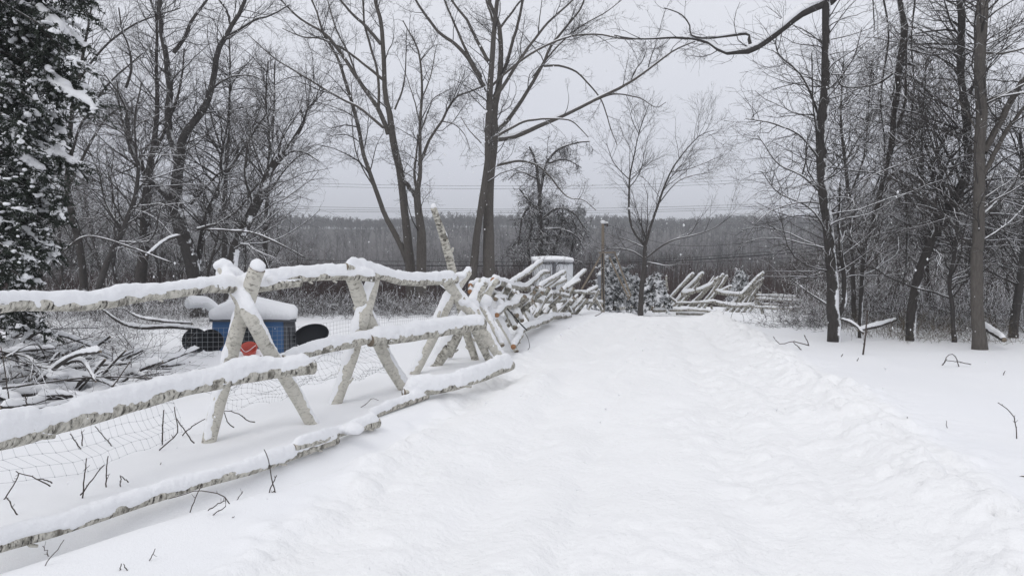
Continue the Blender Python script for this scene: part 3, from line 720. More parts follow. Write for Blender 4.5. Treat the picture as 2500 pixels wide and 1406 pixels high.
def branch_snow(T, P, Rd, minr=0.012, hz=0.45, k=0.8, lift=0.75):
    """ridges of snow on the limbs that lie flat enough to hold it"""
    P = np.asarray(P); Rd = np.asarray(Rd)
    Tg = unit(np.gradient(P, axis=1)); hor = np.sqrt(np.clip(1 - Tg[..., 2] ** 2, 0, 1))
    ok = (hor.mean(1) > hz) & (Rd.mean(1) > minr)
    P, Rd, hor = P[ok], Rd[ok], hor[ok]
    if not len(P): return
    nn = 0.75 + 0.5 * noise3(P[..., 0] * 2, P[..., 1] * 2, P[..., 2] * 2)
    r = Rd * k * np.clip((hor - 0.25) * 1.6, 0.05, 1) * np.clip(nn, 0.1, 1.4)
    Q = P.copy(); Q[..., 2] += Rd * lift
    T.add(Q, r, 6)
def traced_tree(name, label, limbs, Y, levels, seed, m='bark', mt='twig', group=None, snowy=True, top=None, cat='tree', drift=0.3, srk=0.85, ws=1.0, bare=()):
    """limbs: traced outlines [(px, py, w) ...]; the first is the trunk. levels: list of spawn settings"""
    rg = np.random.default_rng(seed)
    lines, prev = [], []
    for k, lb in enumerate(limbs):
        l = np.array([(a[0], a[1], a[2] if len(a) > 2 else 0) for a in lb], float)
        if l[-1, 2] == 0: l[-1, 2] = max(l[0, 2] * 0.28, 2.2)
        l[:, 2] *= ws; ok = l[:, 2] > 0
        s = np.concatenate([[0], np.cumsum(np.hypot(*np.diff(l[:, :2], axis=0).T))])
        l[:, 2] = np.interp(s, s[ok], l[ok, 2])
        y0 = Y
        if k and prev:
            pp = np.vstack(prev); j = np.argmin(np.hypot(pp[:, 0] - l[0, 0], pp[:, 1] - l[0, 1])); y0 = pp[j, 2]
        lenm = s[-1] * Y / 1850
        dr = 0 if k == 0 else rg.uniform(-1, 1) * drift * lenm
        yy = y0 + dr * (s / s[-1]) ** 1.3
        Qp = catmull(np.column_stack([l[:, 0], l[:, 1], yy, l[:, 2]]), 26)
        prev.append(Qp[:, :3])
        P = np.array([at(a, b, c) for a, b, c, _ in Qp])
        rad = Qp[:, 3] * Qp[:, 2] / 1850 / 2
        wob = rad.mean() * 0.35
        for c in range(3): P[1:, c] += (wob * fbm(np.arange(1, 26) * 0.33, np.zeros(25) + seed + k, c * 5.0, 2))
        lines.append((P, rad))
    base = lines[0][0][0].copy()
    zg = gz(base[0], base[1])
    t = empty(name, (base[0], base[1], zg), label, cat, group)
    P0, r0 = lines[0]
    # carry the trunk down to the ground with a flared foot
    if P0[0, 2] > zg - 0.15:
        ext = np.array([[P0[0, 0], P0[0, 1], zg - 0.25]])
        if P0[0, 2] < zg + 0.5: r0 = r0 * (1 + 0.35 * np.exp(-np.maximum(P0[:, 2] - zg, 0) / 0.12))
        P0 = np.vstack([ext, P0]); r0 = np.concatenate([[r0[0] * 1.1], r0])
    T = Tubes().add(P0, r0, 14)
    if len(lines) > 1:
        T.add(np.array([l[0] for l in lines[1:]]), np.array([l[1] for l in lines[1:]]), 9)
    T.build('trunk', M[m], t)
    P = np.array([catmull(l[0], 26) for l in lines]); Rd = np.array([l[1] for l in lines])
    S = Tubes(); 
    if snowy: branch_snow(S, P[1:] if len(P) > 1 else P, Rd[1:] if len(P) > 1 else Rd, 0.01, 0.5, srk)
    C = Tubes()
    kp = [k for k in range(len(P)) if k not in bare]
    src, sr = P[kp], Rd[kp]
    allP = [(P, Rd)]
    if bare:
        branch_snow(S, P[list(bare)], Rd[list(bare)], 0.004, 0.3, 1.5, 1.15)
        Pb, Rb_ = spawn(rg, P[list(bare)], Rd[list(bare)], 26, 0.8, ang=(25, 60), t=(0.35, 1), K=7, up=0.03, curl=0.2, rmin=0.003)
        Pc, Rc = spawn(rg, Pb, Rb_, 90, 0.3, K=5, curl=0.2, rmin=0.0024); C.add(Pb, Rb_, 4).add(Pc, Rc, 3)
    for li, lv in enumerate(levels):
        lv = dict(lv); n_ = lv.pop('n'); L0 = lv.pop('L')
        if lv.pop('all', False):
            # twigs leave every earlier level too
            ks = [np.array([catmull(q, 8) for q in pp]) if pp.shape[1] != 8 else pp for pp, _ in allP]
            rs = [np.array([np.interp(np.linspace(0, 1, 8), np.linspace(0, 1, len(q)), q) for q in rr_]) if rr_.shape[1] != 8 else rr_ for _, rr_ in allP]
            src, sr = np.vstack(ks), np.vstack(rs)
        Pn, Rn = spawn(rg, src, sr, n_, L0, **lv)
        if snowy and li < 1: branch_snow(S, Pn, Rn, 0.007, 0.55, srk * 0.65)
        C.add(Pn, Rn, 4 if li == 0 else 3)
        allP.append((Pn, Rn)); src, sr = Pn, Rn
    C.build('crown', M[mt], t, smooth=False)
    S.build('snow', M['snow'], t)
    return t

# the two big grey-barked trees in the middle
LV_SPARSE = [dict(n=150, L=1.3, ang=(30, 65), K=8, up=0.02, curl=0.16, slim=0.012, t=(0.25, 1), rmin=0.004),
             dict(n=900, L=0.55, ang=(30, 70), K=6, up=0.03, curl=0.22, t=(0.1, 1), rmin=0.0028),
             dict(n=5200, L=0.26, ang=(30, 75), K=4, up=0.05, curl=0.25, t=(0.1, 1), rmin=0.0036)]
traced_tree('big_tree', 'tall twin trunk tree with wide spreading limbs in the centre behind the fence', [
    [(1192, 705, 50), (1190, 600, 46), (1192, 500, 40), (1200, 400, 36), (1207, 330, 32), (1207, 250, 28), (1218, 200, 24), (1222, 130, 20), (1220, 60, 17), (1195, 0, 14), (1180, -90, 9)],
    [(1152, 705, 36), (1160, 620, 32), (1172, 520, 27), (1185, 420, 25), (1192, 350, 25), (1197, 220, 24), (1205, 100, 20), (1213, 0, 16), (1218, -90, 11)],
    [(1218, 205, 15), (1238, 150), (1258, 80), (1276, 0), (1290, -80, 8)],
    [(1207, 240, 15), (1255, 170), (1300, 102), (1350, 45), (1400, 0), (1450, -45, 5)],
    [(1203, 325, 18), (1237, 296), (1288, 222), (1328, 154), (1345, 114), (1385, 63), (1419, 17), (1440, -60, 5)],
    [(1197, 215, 10), (1237, 176), (1299, 131), (1350, 105), (1402, 88), (1464, 85), (1532, 97), (1601, 91), (1680, 96, 4)],
    [(1214, 341, 20), (1259, 333), (1328, 302), (1385, 279), (1453, 245), (1532, 205), (1589, 165), (1646, 125), (1697, 102, 5)],
    [(1191, 346, 13), (1248, 313), (1288, 296), (1345, 290), (1396, 296), (1436, 336, 3)],
    [(1214, 404, 11), (1265, 393), (1311, 404), (1345, 435), (1385, 481), (1424, 489), (1455, 514, 3)],
    [(1328, 162, 9), (1368, 162), (1407, 176), (1441, 210), (1470, 250), (1493, 319), (1507, 355, 3)],
    [(1181, 212, 19), (1146, 148), (1112, 108), (1067, 74), (1015, 0), (980, -60, 6)],
    [(1175, 190, 13), (1141, 131), (1112, 63), (1084, 0), (1060, -70, 5)],
    [(1192, 150, 15), (1169, 108), (1141, 51), (1101, 0), (1070, -60, 6)],
    [(1220, 70, 10), (1250, 30), (1290, -20), (1340, -70, 4)],
    [(1207, 60, 10), (1190, 10), (1170, -60, 4)],
    [(1300, 190, 8), (1355, 120), (1410, 70), (1480, 30), (1530, -10, 3)],
    [(1453, 245, 7), (1500, 230), (1560, 240), (1600, 262), (1626, 250, 2.5)],
    [(1175, 350, 5), (1146, 319), (1124, 285, 2.5)]], 25.5, LV_SPARSE, 3, 'bark_mid', 'twig', ws=0.6)
LV_SP2 = [dict(n=120, L=1.2, ang=(30, 65), K=8, up=0.02, curl=0.16, slim=0.012, t=(0.25, 1), rmin=0.004),
          dict(n=800, L=0.5, ang=(30, 70), K=6, up=0.03, curl=0.22, t=(0.1, 1), rmin=0.0028),
          dict(n=4500, L=0.26, ang=(30, 75), K=4, up=0.05, curl=0.25, t=(0.1, 1), rmin=0.0036)]
traced_tree('big_tree', 'tall leaning tree with a V of two grey trunks left of centre', [
    [(1008, 738, 42), (1004, 690, 44), (1000, 620, 38), (993, 560, 34), (983, 480, 30), (975, 420, 30), (962, 345, 29), (954, 285, 25), (941, 228, 20), (936, 130, 18), (930, 57, 16), (913, 0, 13), (900, -80, 8)],
    [(995, 640, 26), (970, 580, 23), (941, 529, 20), (919, 467, 18), (885, 364, 16), (868, 285, 15), (839, 188, 13), (822, 137, 11), (788, 80), (776, 34), (755, -20, 5)],
    [(948, 328, 20), (924, 268), (885, 211), (828, 125, 13), (790, 80), (731, 46), (685, 0, 6)],
    [(936, 196, 12), (885, 154), (839, 120), (780, 95), (740, 92), (690, 70, 4)],
    [(930, 108, 15), (890, 63), (850, 23), (815, -20, 7)],
    [(924, 268, 12), (924, 194), (907, 120), (890, 57), (885, -20, 7)],
    [(964, 268, 8), (987, 199), (993, 74, 3)],
    [(936, 312, 12), (885, 268), (850, 250), (788, 216), (725, 176), (668, 142), (600, 80, 3)],
    [(873, 194, 8), (850, 130), (820, 70), (800, 0), (790, -50, 4)],
    [(919, 467, 6), (880, 400), (862, 330), (858, 205, 3)],
    [(981, 438, 18), (998, 455), (1018, 486, 16)]], 25.0, LV_SP2, 4, 'bark_mid', 'twig', ws=0.6)
traced_tree('big_tree', 'slimmer upright grey tree between the leaning tree and the twin trunk tree', [
    [(1030, 740, 40), (1028, 620, 40), (1028, 560, 34), (1020, 490, 28), (1024, 430, 17), (1024, 380, 14), (1024, 300, 12), (1030, 210, 9), (1020, 120, 7), (985, 50, 4)],
    [(1022, 404, 13), (1050, 341), (1078, 296), (1112, 239), (1140, 228), (1178, 212, 6)],
    [(1018, 470, 12), (1012, 430), (1016, 380), (1020, 330, 6)],
    [(1078, 296, 5), (1110, 305), (1135, 330), (1148, 366, 2)],
    [(1025, 300, 6), (1010, 240), (990, 180, 2.5)], [(1026, 250, 6), (1050, 190), (1066, 110, 2.5)], [(1024, 330, 6), (1050, 260), (1060, 240), (1105, 215, 2.5)]],
    24.6, [dict(n=70, L=1.1, ang=(30, 65), K=8, up=0.02, curl=0.18, slim=0.012, t=(0.2, 1), rmin=0.004), dict(n=480, L=0.5, ang=(30, 70), K=6, curl=0.24, rmin=0.0028), dict(n=2600, L=0.26, ang=(30, 75), K=4, curl=0.25, rmin=0.0036)], 5, 'bark_mid', 'twig', ws=0.62)

LV_DENSE = [dict(n=190, L=1.15, ang=(30, 75), K=9, up=0.02, curl=0.15, slim=0.010, t=(0.12, 1), rmin=0.0035),
            dict(n=1250, L=0.62, ang=(25, 60), K=6, up=0.02, curl=0.17, rmin=0.0024),
            dict(n=3300, L=0.28, ang=(25, 60), K=4, up=0.02, curl=0.2, rmin=0.002)]
LV_MID = [dict(n=120, L=1.3, ang=(35, 80), K=8, up=0.0, curl=0.14, slim=0.010, t=(0.15, 1), rmin=0.0032),
          dict(n=850, L=0.6, ang=(25, 60), K=6, up=0.02, curl=0.18, rmin=0.0024),
          dict(n=2200, L=0.26, ang=(25, 60), K=4, up=0.02, curl=0.2, rmin=0.002)]
traced_tree('old_tree', 'dark thick forked tree with snow patched bark, tallest in the left wood', [
    [(482, 700, 46), (470, 650, 47), (450, 590, 46), (437, 540, 44), (430, 490, 38), (433, 430, 34), (440, 384, 28), (448, 341, 25), (470, 307, 24), (504, 265, 21), (521, 213, 19), (529, 171, 18), (534, 128, 17), (551, 94, 15), (572, 51, 13), (593, 13, 12), (615, -60, 8)],
    [(436, 400, 26), (425, 360), (414, 320, 23), (410, 265), (414, 213, 20), (405, 128), (393, 64), (390, -30, 11)],
    [(424, 130, 13), (452, 90), (470, 47), (504, 0), (530, -50, 6)],
    [(563, 60, 9), (551, 21), (525, -10, 5)], [(553, 92, 9), (619, 51), (662, 38), (705, 14, 4)],
    [(425, 500, 20), (400, 470), (371, 440, 19), (333, 388), (312, 341, 15), (312, 277, 12), (294, 235), (273, 205), (248, 175, 4)],
    [(307, 215, 9), (320, 171), (316, 120), (299, 77), (290, 20, 4)],
    [(465, 500, 8), (505, 455), (540, 420), (590, 400, 3)], [(520, 215, 7), (560, 190), (610, 185), (660, 205, 3)]],
    19.0, LV_DENSE, 8, 'bark_snowy', 'twig', ws=0.75)
traced_tree('bare_tree', 'straight dark tree standing left of the thick forked tree', [
    [(338, 720, 26), (352, 600, 24), (355, 500, 20), (362, 420, 17), (378, 350, 13), (385, 250, 10), (382, 120, 7), (386, -20, 4)],
    [(358, 460, 10), (340, 380), (300, 300), (285, 200, 3)], [(370, 385, 9), (410, 300), (440, 210), (450, 120, 3)]], 19, LV_DENSE, 9, 'bark', 'twig')
traced_tree('leaning_tree', 'narrow snow plastered trunk leaning right of the thick forked tree', [
    [(478, 700, 15), (487, 610, 14), (504, 533, 13), (538, 448, 11), (542, 384, 10), (551, 333, 8), (565, 250, 6), (560, 160, 3)],
    [(540, 430, 6), (575, 380), (600, 320), (640, 250, 2.5)], [(530, 460, 6), (490, 400), (470, 330, 2.5)]], 19.5, LV_MID, 10, 'bark_plaster', 'twig')
traced_tree('leaning_tree', 'tree leaning to the right with snow along its upper side near the left wood edge', [
    [(560, 700, 26), (575, 600, 25), (606, 533, 24), (634, 480, 22), (655, 420, 19), (672, 392, 17), (702, 370, 12), (742, 302, 8), (759, 262, 6), (790, 228, 3)],
    [(655, 420, 10), (660, 340), (650, 250), (655, 150, 3)], [(745, 300, 5), (730, 250), (728, 220, 2.5)], [(620, 500, 10), (600, 430), (610, 340), (650, 280, 3)],
    [(482, 560, 7), (533, 545), (572, 521), (597, 495), (632, 444, 4)], [(700, 372, 6), (740, 370), (780, 395, 3)]], 18, LV_DENSE, 12, 'bark_plaster', 'twig')
traced_tree('bare_tree', 'dark tree rising close beside the snowy evergreen', [
    [(205, 760, 20), (200, 640, 17), (172, 500, 15), (165, 400, 12), (180, 250, 9), (210, 100, 6), (230, -30, 3)],
    [(170, 450, 8), (210, 370), (260, 290), (330, 240, 3)], [(168, 400, 7), (200, 300), (270, 200), (350, 130, 3)], [(190, 200, 6), (250, 120), (330, 60), (440, 20, 3)]], 20, LV_DENSE, 13, 'bark', 'twig')
traced_tree('bare_tree', 'pale distant upright tree seen between the forked tree and the leaning trees', [
    [(545, 740, 14), (548, 600, 13), (550, 480, 11), (556, 350, 9), (562, 200, 5), (560, 90, 3)],
    [(550, 430, 6), (600, 350), (640, 250, 2.5)], [(552, 400, 6), (520, 300), (500, 200, 2.5)]], 27, LV_DENSE, 14, 'bark', 'twig')
traced_tree('bare_tree', 'slender bare tree with fine fan of twigs at the right edge of the left wood', [
    [(650, 745, 12), (648, 600, 11), (652, 500, 9), (660, 380, 7), (668, 260, 4), (672, 150, 2.5)],
    [(652, 480, 5), (700, 410), (760, 360, 2)], [(655, 440, 5), (620, 360), (600, 260, 2)], [(660, 400, 4), (700, 320), (740, 260, 2)]], 24, LV_DENSE, 15, 'bark', 'twig')
traced_tree('bare_tree', 'crooked dark tree stem behind the birch rail left of the forked tree', [
    [(235, 720, 15), (262, 640, 14), (300, 560, 12), (330, 480, 10), (338, 400, 8), (330, 300, 5), (345, 200, 3)],
    [(300, 560, 6), (260, 500), (240, 420), (200, 330, 2.5)], [(332, 470, 5), (370, 420), (400, 350, 2)]], 17.5, LV_MID, 16, 'bark_snowy', 'twig')

# right wood
traced_tree('old_tree', 'thick dark trunk of the right wood whose long snowy limb overhangs the track', [
    [(2037, 790, 30), (2033, 700, 27), (2026, 590, 25), (2011, 480, 25), (2005, 384, 25), (2006, 288, 26), (2013, 200, 22), (2020, 110, 20), (2022, 20, 19), (2024, -120, 15)],
    [(2024, -60, 20), (2045, -10, 20), (2000, 15, 20), (1950, 40, 19), (1890, 85, 17), (1845, 118, 14), (1828, 124, 15), (1790, 128, 9), (1765, 130), (1730, 105), (1692, 96, 6), (1640, 94), (1560, 96), (1500, 86, 3)],
    [(1836, 118, 11), (1830, 100), (1828, 82, 8), (1780, 88, 7), (1740, 92), (1690, 88), (1683, 60, 4), (1660, 35), (1622, 20, 3)],
    [(2008, 300, 7), (1960, 190), (1900, 130), (1896, 80, 2.5)], [(2010, 400, 6), (1950, 330), (1880, 300), (1820, 290, 2.5)],
    [(2014, 480, 6), (1960, 430), (1900, 400), (1850, 330, 2)], [(2025, 580, 6), (1980, 510), (1900, 470), (1860, 420, 2)],
    [(2035, 790, 13), (2060, 740, 12), (2058, 650, 11), (2048, 560, 8), (2050, 450, 5)], [(2000, 350, 5), (1985, 250), (1982, 130, 2.5)]],
    13.0, [dict(n=240, L=1.0, ang=(45, 90), K=8, up=0.03, curl=0.14, slim=0.009, t=(0.1, 1), rmin=0.003, flat=0.4), dict(n=1400, L=0.5, ang=(25, 60), K=6, up=0.02, curl=0.2, rmin=0.0022), dict(n=2800, L=0.2, ang=(25, 60), K=4, curl=0.2, rmin=0.002)],
    21, 'bark_plaster', 'twig', drift=0.12, srk=1.15, bare=(1, 2))
traced_tree('dead_snag', 'broken barkless snag draped in hanging vines in the right wood', [
    [(2100, 780, 9), (2107, 640, 11), (2133, 540, 12), (2158, 440, 13), (2177, 352, 14), (2184, 269, 15), (2197, 160, 18), (2209, 83, 19), (2200, 19, 14), (2190, -60, 7)],
    [(2195, 165, 8), (2215, 155), (2238, 165, 5)], [(2160, 440, 8), (2200, 420), (2250, 465, 5)], [(2180, 330, 8), (2205, 270), (2212, 180), (2214, 60, 4)], [(2172, 400, 6), (2210, 470), (2213, 620), (2205, 700, 3)],
    [(2195, 170, 6), (2140, 205), (2060, 212), (2040, 180, 3)], [(2215, 120, 5), (2280, 135), (2345, 122, 4)], [(2150, -40, 5), (2170, 90), (2150, 240), (2160, 380), (2130, 480, 3)], [(2240, -40, 5), (2225, 90), (2232, 200), (2222, 330, 3)], [(2130, -30, 4), (2135, 75, 2.5)]],
    13.6, [dict(n=200, L=1.0, ang=(20, 80), K=9, up=-0.10, curl=0.16, slim=0.008, t=(0.1, 1), rmin=0.003), dict(n=1300, L=0.5, ang=(25, 70), K=6, up=-0.02, curl=0.24, rmin=0.0024), dict(n=2200, L=0.2, K=4, curl=0.25, rmin=0.002)],
    22, 'bark_plaster', 'twig_snowy', drift=0.1)
traced_tree('old_tree', 'straight thick trunk nearest the right side with two limbs rising to the right edge', [
    [(2392, 850, 28), (2389, 770, 28), (2388, 640, 27), (2389, 544, 26), (2391, 384, 25), (2392, 192, 25), (2397, 0, 24), (2400, -120, 20)],
    [(2402, 372, 16), (2440, 307, 15), (2478, 235, 14), (2530, 150, 10)], [(2400, 430, 12), (2425, 380), (2450, 330), (2500, 265), (2550, 220, 7)],
    [(2395, 250, 6), (2450, 230), (2520, 200, 3)], [(2395, 130, 6), (2450, 130), (2540, 108, 3)], [(2390, 330, 5), (2350, 260), (2300, 210, 2.5)]],
    11.9, LV_MID, 23, 'bark_mid', 'twig', drift=0.12)
traced_tree('old_tree', 'snow streaked trunk curving down to the left behind the straight right trunk', [
    [(2225, 760, 22), (2250, 655, 20), (2293, 563, 24), (2337, 486, 26), (2366, 416, 22), (2368, 350, 20), (2360, 270, 20), (2353, 192, 20), (2350, 100, 18), (2344, 0, 16), (2340, -100, 12)],
    [(2368, 230, 8), (2385, 170), (2380, 80), (2385, 0, 3)], [(2360, 210, 6), (2330, 260), (2303, 258, 3)], [(2350, 100, 6), (2320, 50), (2300, -20, 3)]],
    13.2, LV_MID, 24, 'bark_plaster', 'twig', drift=0.12)
traced_tree('bare_tree', 'thin crooked dead stem between the vine snag and the right trunks', [
    [(2330, 830, 10), (2324, 745, 10), (2318, 680, 10), (2332, 600, 9), (2335, 500, 7), (2280, 450, 6), (2285, 380, 6), (2312, 330, 6), (2311, 318, 5)],
    [(2282, 410, 4), (2320, 412), (2350, 425, 2.5)], [(2333, 560, 5), (2300, 500), (2290, 400), (2240, 240, 2.5)]], 13, LV_MID, 25, 'bark_snowy', 'twig')
traced_tree('bare_tree', 'slim dark stem close behind the trunk with the overhanging limb', [
    [(2085, 770, 11), (2082, 650, 10), (2075, 500, 9), (2060, 380, 7), (2052, 280, 5), (2060, 150, 3)],
    [(2075, 480, 5), (2110, 380), (2120, 260), (2130, 150, 2.5)]], 16, LV_DENSE, 26, 'bark', 'twig')
traced_tree('bare_tree', 'dark leaning trunk cut by the right edge of the frame', [
    [(2475, 800, 20), (2490, 700, 18), (2502, 560, 14), (2497, 420, 10), (2490, 325, 7)], [(2495, 400, 4), (2470, 330), (2440, 250, 2)]], 13.5, LV_MID, 27, 'bark_snowy', 'twig')
traced_tree('bare_tree', 'thin tree with fine upward twigs between the two thick right trunks', [
    [(2270, 760, 10), (2262, 620, 9), (2258, 500, 8), (2250, 380, 6), (2255, 250, 4), (2262, 120, 2.5)], [(2256, 450, 4), (2220, 350), (2230, 240, 2)]], 17, LV_DENSE, 28, 'bark', 'twig')

# small trees in front of the valley
traced_tree('small_tree', 'slim forked bare tree with snowy lower branches at the end of the track', [
    [(1564, 752, 18), (1568, 700, 17), (1573, 660, 16), (1575, 603, 13), (1585, 565, 9), (1606, 501, 8), (1629, 438, 6), (1658, 387, 4), (1703, 336, 3), (1743, 319, 2)],
    [(1573, 600, 9), (1544, 558, 8), (1535, 501, 7), (1538, 432, 6), (1550, 370, 4), (1567, 302, 3), (1584, 256, 2)],
    [(1580, 628, 6), (1612, 603), (1646, 586), (1692, 575), (1743, 558), (1783, 529, 2)], [(1580, 640, 5), (1625, 648), (1658, 643, 2)],
    [(1573, 632, 6), (1538, 612), (1493, 606), (1464, 615, 2)], [(1575, 605, 5), (1540, 590), (1510, 578, 2)], [(1575, 610, 5), (1568, 560), (1565, 520, 2)],
    [(1560, 330, 3), (1540, 280), (1560, 250, 1.6)], [(1640, 420, 3), (1690, 410), (1765, 380, 1.6)], [(1606, 500, 4), (1660, 440), (1740, 420, 1.8)], [(1538, 440, 4), (1500, 400), (1480, 350, 1.8)]],
    26.0, [dict(n=130, L=1.2, ang=(25, 55), K=7, up=0.05, curl=0.12, slim=0.009, t=(0.25, 1), rmin=0.0035), dict(n=1100, L=0.6, ang=(20, 50), K=6, up=0.05, curl=0.14, rmin=0.0028), dict(n=2600, L=0.3, ang=(20, 50), K=4, up=0.04, curl=0.15, rmin=0.0024)],
    31, 'bark', 'twig', ws=0.7)
traced_tree('vine_tree', 'small dark tree smothered in drooping vines behind the white trailer', [
    [(1322, 690, 14), (1320, 600, 13), (1318, 512, 12), (1316, 444, 9), (1308, 398, 6), (1292, 358, 4)],
    [(1318, 470, 8), (1335, 400), (1365, 365), (1410, 350), (1440, 345, 3)], [(1318, 520, 7), (1290, 490), (1268, 462, 3)], [(1319, 540, 7), (1360, 510), (1400, 520), (1432, 570, 3)],
    [(1320, 560, 6), (1370, 560), (1410, 580), (1425, 610, 2.5)], [(1345, 690, 8), (1350, 620), (1370, 560), (1375, 500, 4)], [(1300, 690, 8), (1290, 600), (1300, 540), (1290, 480, 4)], [(1400, 690, 8), (1395, 620), (1405, 560), (1390, 510, 4)], [(1330, 690, 6), (1335, 600), (1340, 520, 4)], [(1290, 590, 5), (1350, 575), (1410, 600, 3)], [(1290, 640, 5), (1340, 620), (1420, 640, 3)], [(1318, 500, 6), (1280, 520), (1265, 600, 3)], [(1316, 440, 5), (1270, 420), (1240, 440, 2)], [(1335, 400, 5), (1380, 390), (1420, 410, 2)]],
    43, [dict(n=260, L=1.1, ang=(30, 90), K=9, up=-0.18, curl=0.28, slim=0.014, t=(0.1, 1), rmin=0.014), dict(n=2600, L=0.75, ang=(25, 80), K=7, up=-0.10, curl=0.30, rmin=0.010), dict(n=5200, L=0.38, ang=(25, 70), K=4, up=0.0, curl=0.25, rmin=0.007)],
    32, 'bark', 'twig')

# ---- background trees: a few built kinds, copied
def grow(seed, H, r0, levels, lean=0.08, forks=3, fork_t=(0.25, 0.6), m='bark', mt='twig', name='bare_tree', label='', cat='tree', group=None):
    rg = np.random.default_rng(seed)
    n = 20
    d = unit(np.array([rg.normal() * lean, rg.normal() * lean, 1.0])); p = np.array([0, 0, -0.4]); L_ = [p]
    for k in range(n - 1):
        d = unit(d + rg.normal(size=3) * 0.045 + np.array([0, 0, 0.02])); p = p + d * H / (n - 1); L_.append(p)
    P = [np.array(L_)]; Rr = [r0 * np.linspace(1, 0.1, n) ** 0.8]
    for _ in range(forks):
        t = rg.uniform(*fork_t); i = int(t * (n - 1)); d = unit(np.array([rg.normal() * 0.55, rg.normal() * 0.55, 1.0])); p = P[0][i].copy(); q = [p]
        LL = H * (1 - t) * rg.uniform(0.7, 1.0)
        for k in range(n - 1):
            d = unit(d + rg.normal(size=3) * 0.06 + np.array([0, 0, 0.035])); p = p + d * LL / (n - 1); q.append(p)
        P.append(np.array(q)); Rr.append(Rr[0][i] * 0.7 * np.linspace(1, 0.12, n))
    P, Rr = np.array(P), np.array(Rr)
    t = empty(name, (0, 0, 0), label, cat, group)
    Tubes().add(P, Rr, 7).build('trunk', M[m], t)
    C, S = Tubes(), Tubes(); src, sr = P, Rr
    for li, lv in enumerate(levels):
        lv = dict(lv); Pn, Rn = spawn(rg, src, sr, lv.pop('n'), lv.pop('L'), **lv)
        C.add(Pn, Rn, 3)
        src, sr = Pn, Rn
    C.build('crown', M[mt], t, smooth=False)
    return t
def dup(root, loc, rz, s=1.0, sz=None, label=None, group=None):
    r = root.copy(); col.objects.link(r)
    r.location = Vector([float(c) for c in loc]); r.rotation_euler = (0, 0, rz); r.scale = (s, s, sz or s)
    if label: r['label'] = label
    if group: r['group'] = group
    for ch in list(root.children):
        c = ch.copy(); col.objects.link(c); c.parent = r
        for g in ch.children:
            d = g.copy(); col.objects.link(d); d.parent = c
    return r
def scatter(protos, spots, label, group, seed):
    rg = np.random.default_rng(seed)
    for k, (x, y, s) in enumerate(spots):
        pr = protos[k % len(protos)]
        loc = (x, y, float(macro(np.array([x]), np.array([y]))[0]))
        if k < len(protos):
            pr.location = loc; pr.rotation_euler = (0, 0, rg.uniform(0, 6.28)); pr.scale = (s, s, s); pr['label'] = label; pr['group'] = group
        else: dup(pr, loc, rg.uniform(0, 6.28), s, label=label, group=group)
LV_BG = [dict(n=70, L=2.0, ang=(35, 75), K=7, up=0.03, curl=0.12, slim=0.010, t=(0.2, 1), rmin=0.006), dict(n=600, L=0.95, ang=(25, 60), K=5, up=0.03, curl=0.17, rmin=0.0045), dict(n=1700, L=0.42, ang=(25, 60), K=3, curl=0.2, rmin=0.004)]
def px2(px, Y): return (px - 1250) / 1850 * Y
rg = np.random.default_rng(77)
pL = [grow(100 + k, 8.4, 0.10, LV_BG, forks=3 + k % 2) for k in range(4)]
spL = [(px2(px, Y), Y, s * 0.66) for px, Y, s in [(30, 24, 1.0), (110, 30, 1.1), (250, 26, 1.0), (300, 33, 1.15), (400, 29, 1.0), (430, 36, 1.1), (490, 25, 0.9), (510, 40, 1.1), (590, 34, 1.0), (615, 45, 1.1), (690, 38, 0.85), (200, 42, 1.3), (90, 45, 1.3), (340, 48, 1.3), (-60, 28, 1.1), (-150, 22, 1.0), (450, 52, 1.2), (560, 55, 1.2), (260, 58, 1.4), (140, 21, 0.75), (150, 36, 1.2), (380, 40, 1.2)]]
scatter(pL, spL, 'bare dark tree among the crowded trees of the left wood', 'background trees in the left wood', 1)
pR = [grow(200 + k, 6.2, 0.07, LV_BG, forks=3 + k % 2) for k in range(4)]
spR = [(px2(px, Y), Y, s * 0.68) for px, Y, s in [(1985, 30, 0.62), (1960, 38, 0.66), (2060, 24, 0.8), (2100, 30, 0.9), (2150, 20, 0.85), (2200, 26, 0.95), (2260, 22, 0.9), (2300, 30, 1.0), (2350, 19, 0.85), (2430, 22, 0.95), (2480, 18, 0.8), (2540, 21, 1.0), (2600, 17, 1.0), (2450, 30, 1.1), (2180, 36, 0.95), (2050, 40, 0.85), (2250, 42, 1.0), (2380, 40, 1.1), (2500, 38, 1.2), (2120, 48, 0.9), (2020, 48, 0.8), (2320, 50, 1.2)]]
scatter(pR, spR, 'bare dark tree among the crowded trees of the right wood', 'background trees in the right wood', 2)
pV = [grow(300 + k, 6.5, 0.07, LV_BG, forks=2, mt='twig_red') for k in range(3)]
spV = [(px2(px, Y), Y, s) for px, Y, s in [(730, 60, 0.9), (760, 52, 0.85), (800, 58, 0.9), (830, 66, 0.9), (860, 75, 0.9), (700, 50, 0.9), (780, 80, 1.0), (900, 90, 0.9), (1110, 85, 0.8), (1240, 75, 0.7), (1470, 80, 0.75), (1520, 70, 0.7), (1640, 75, 0.75), (1720, 64, 0.7), (1800, 72, 0.8), (1880, 58, 0.75), (1930, 50, 0.8)]]
scatter(pV, spV, 'small bare tree standing in the misty valley beyond the field', 'valley trees beyond the field', 3)

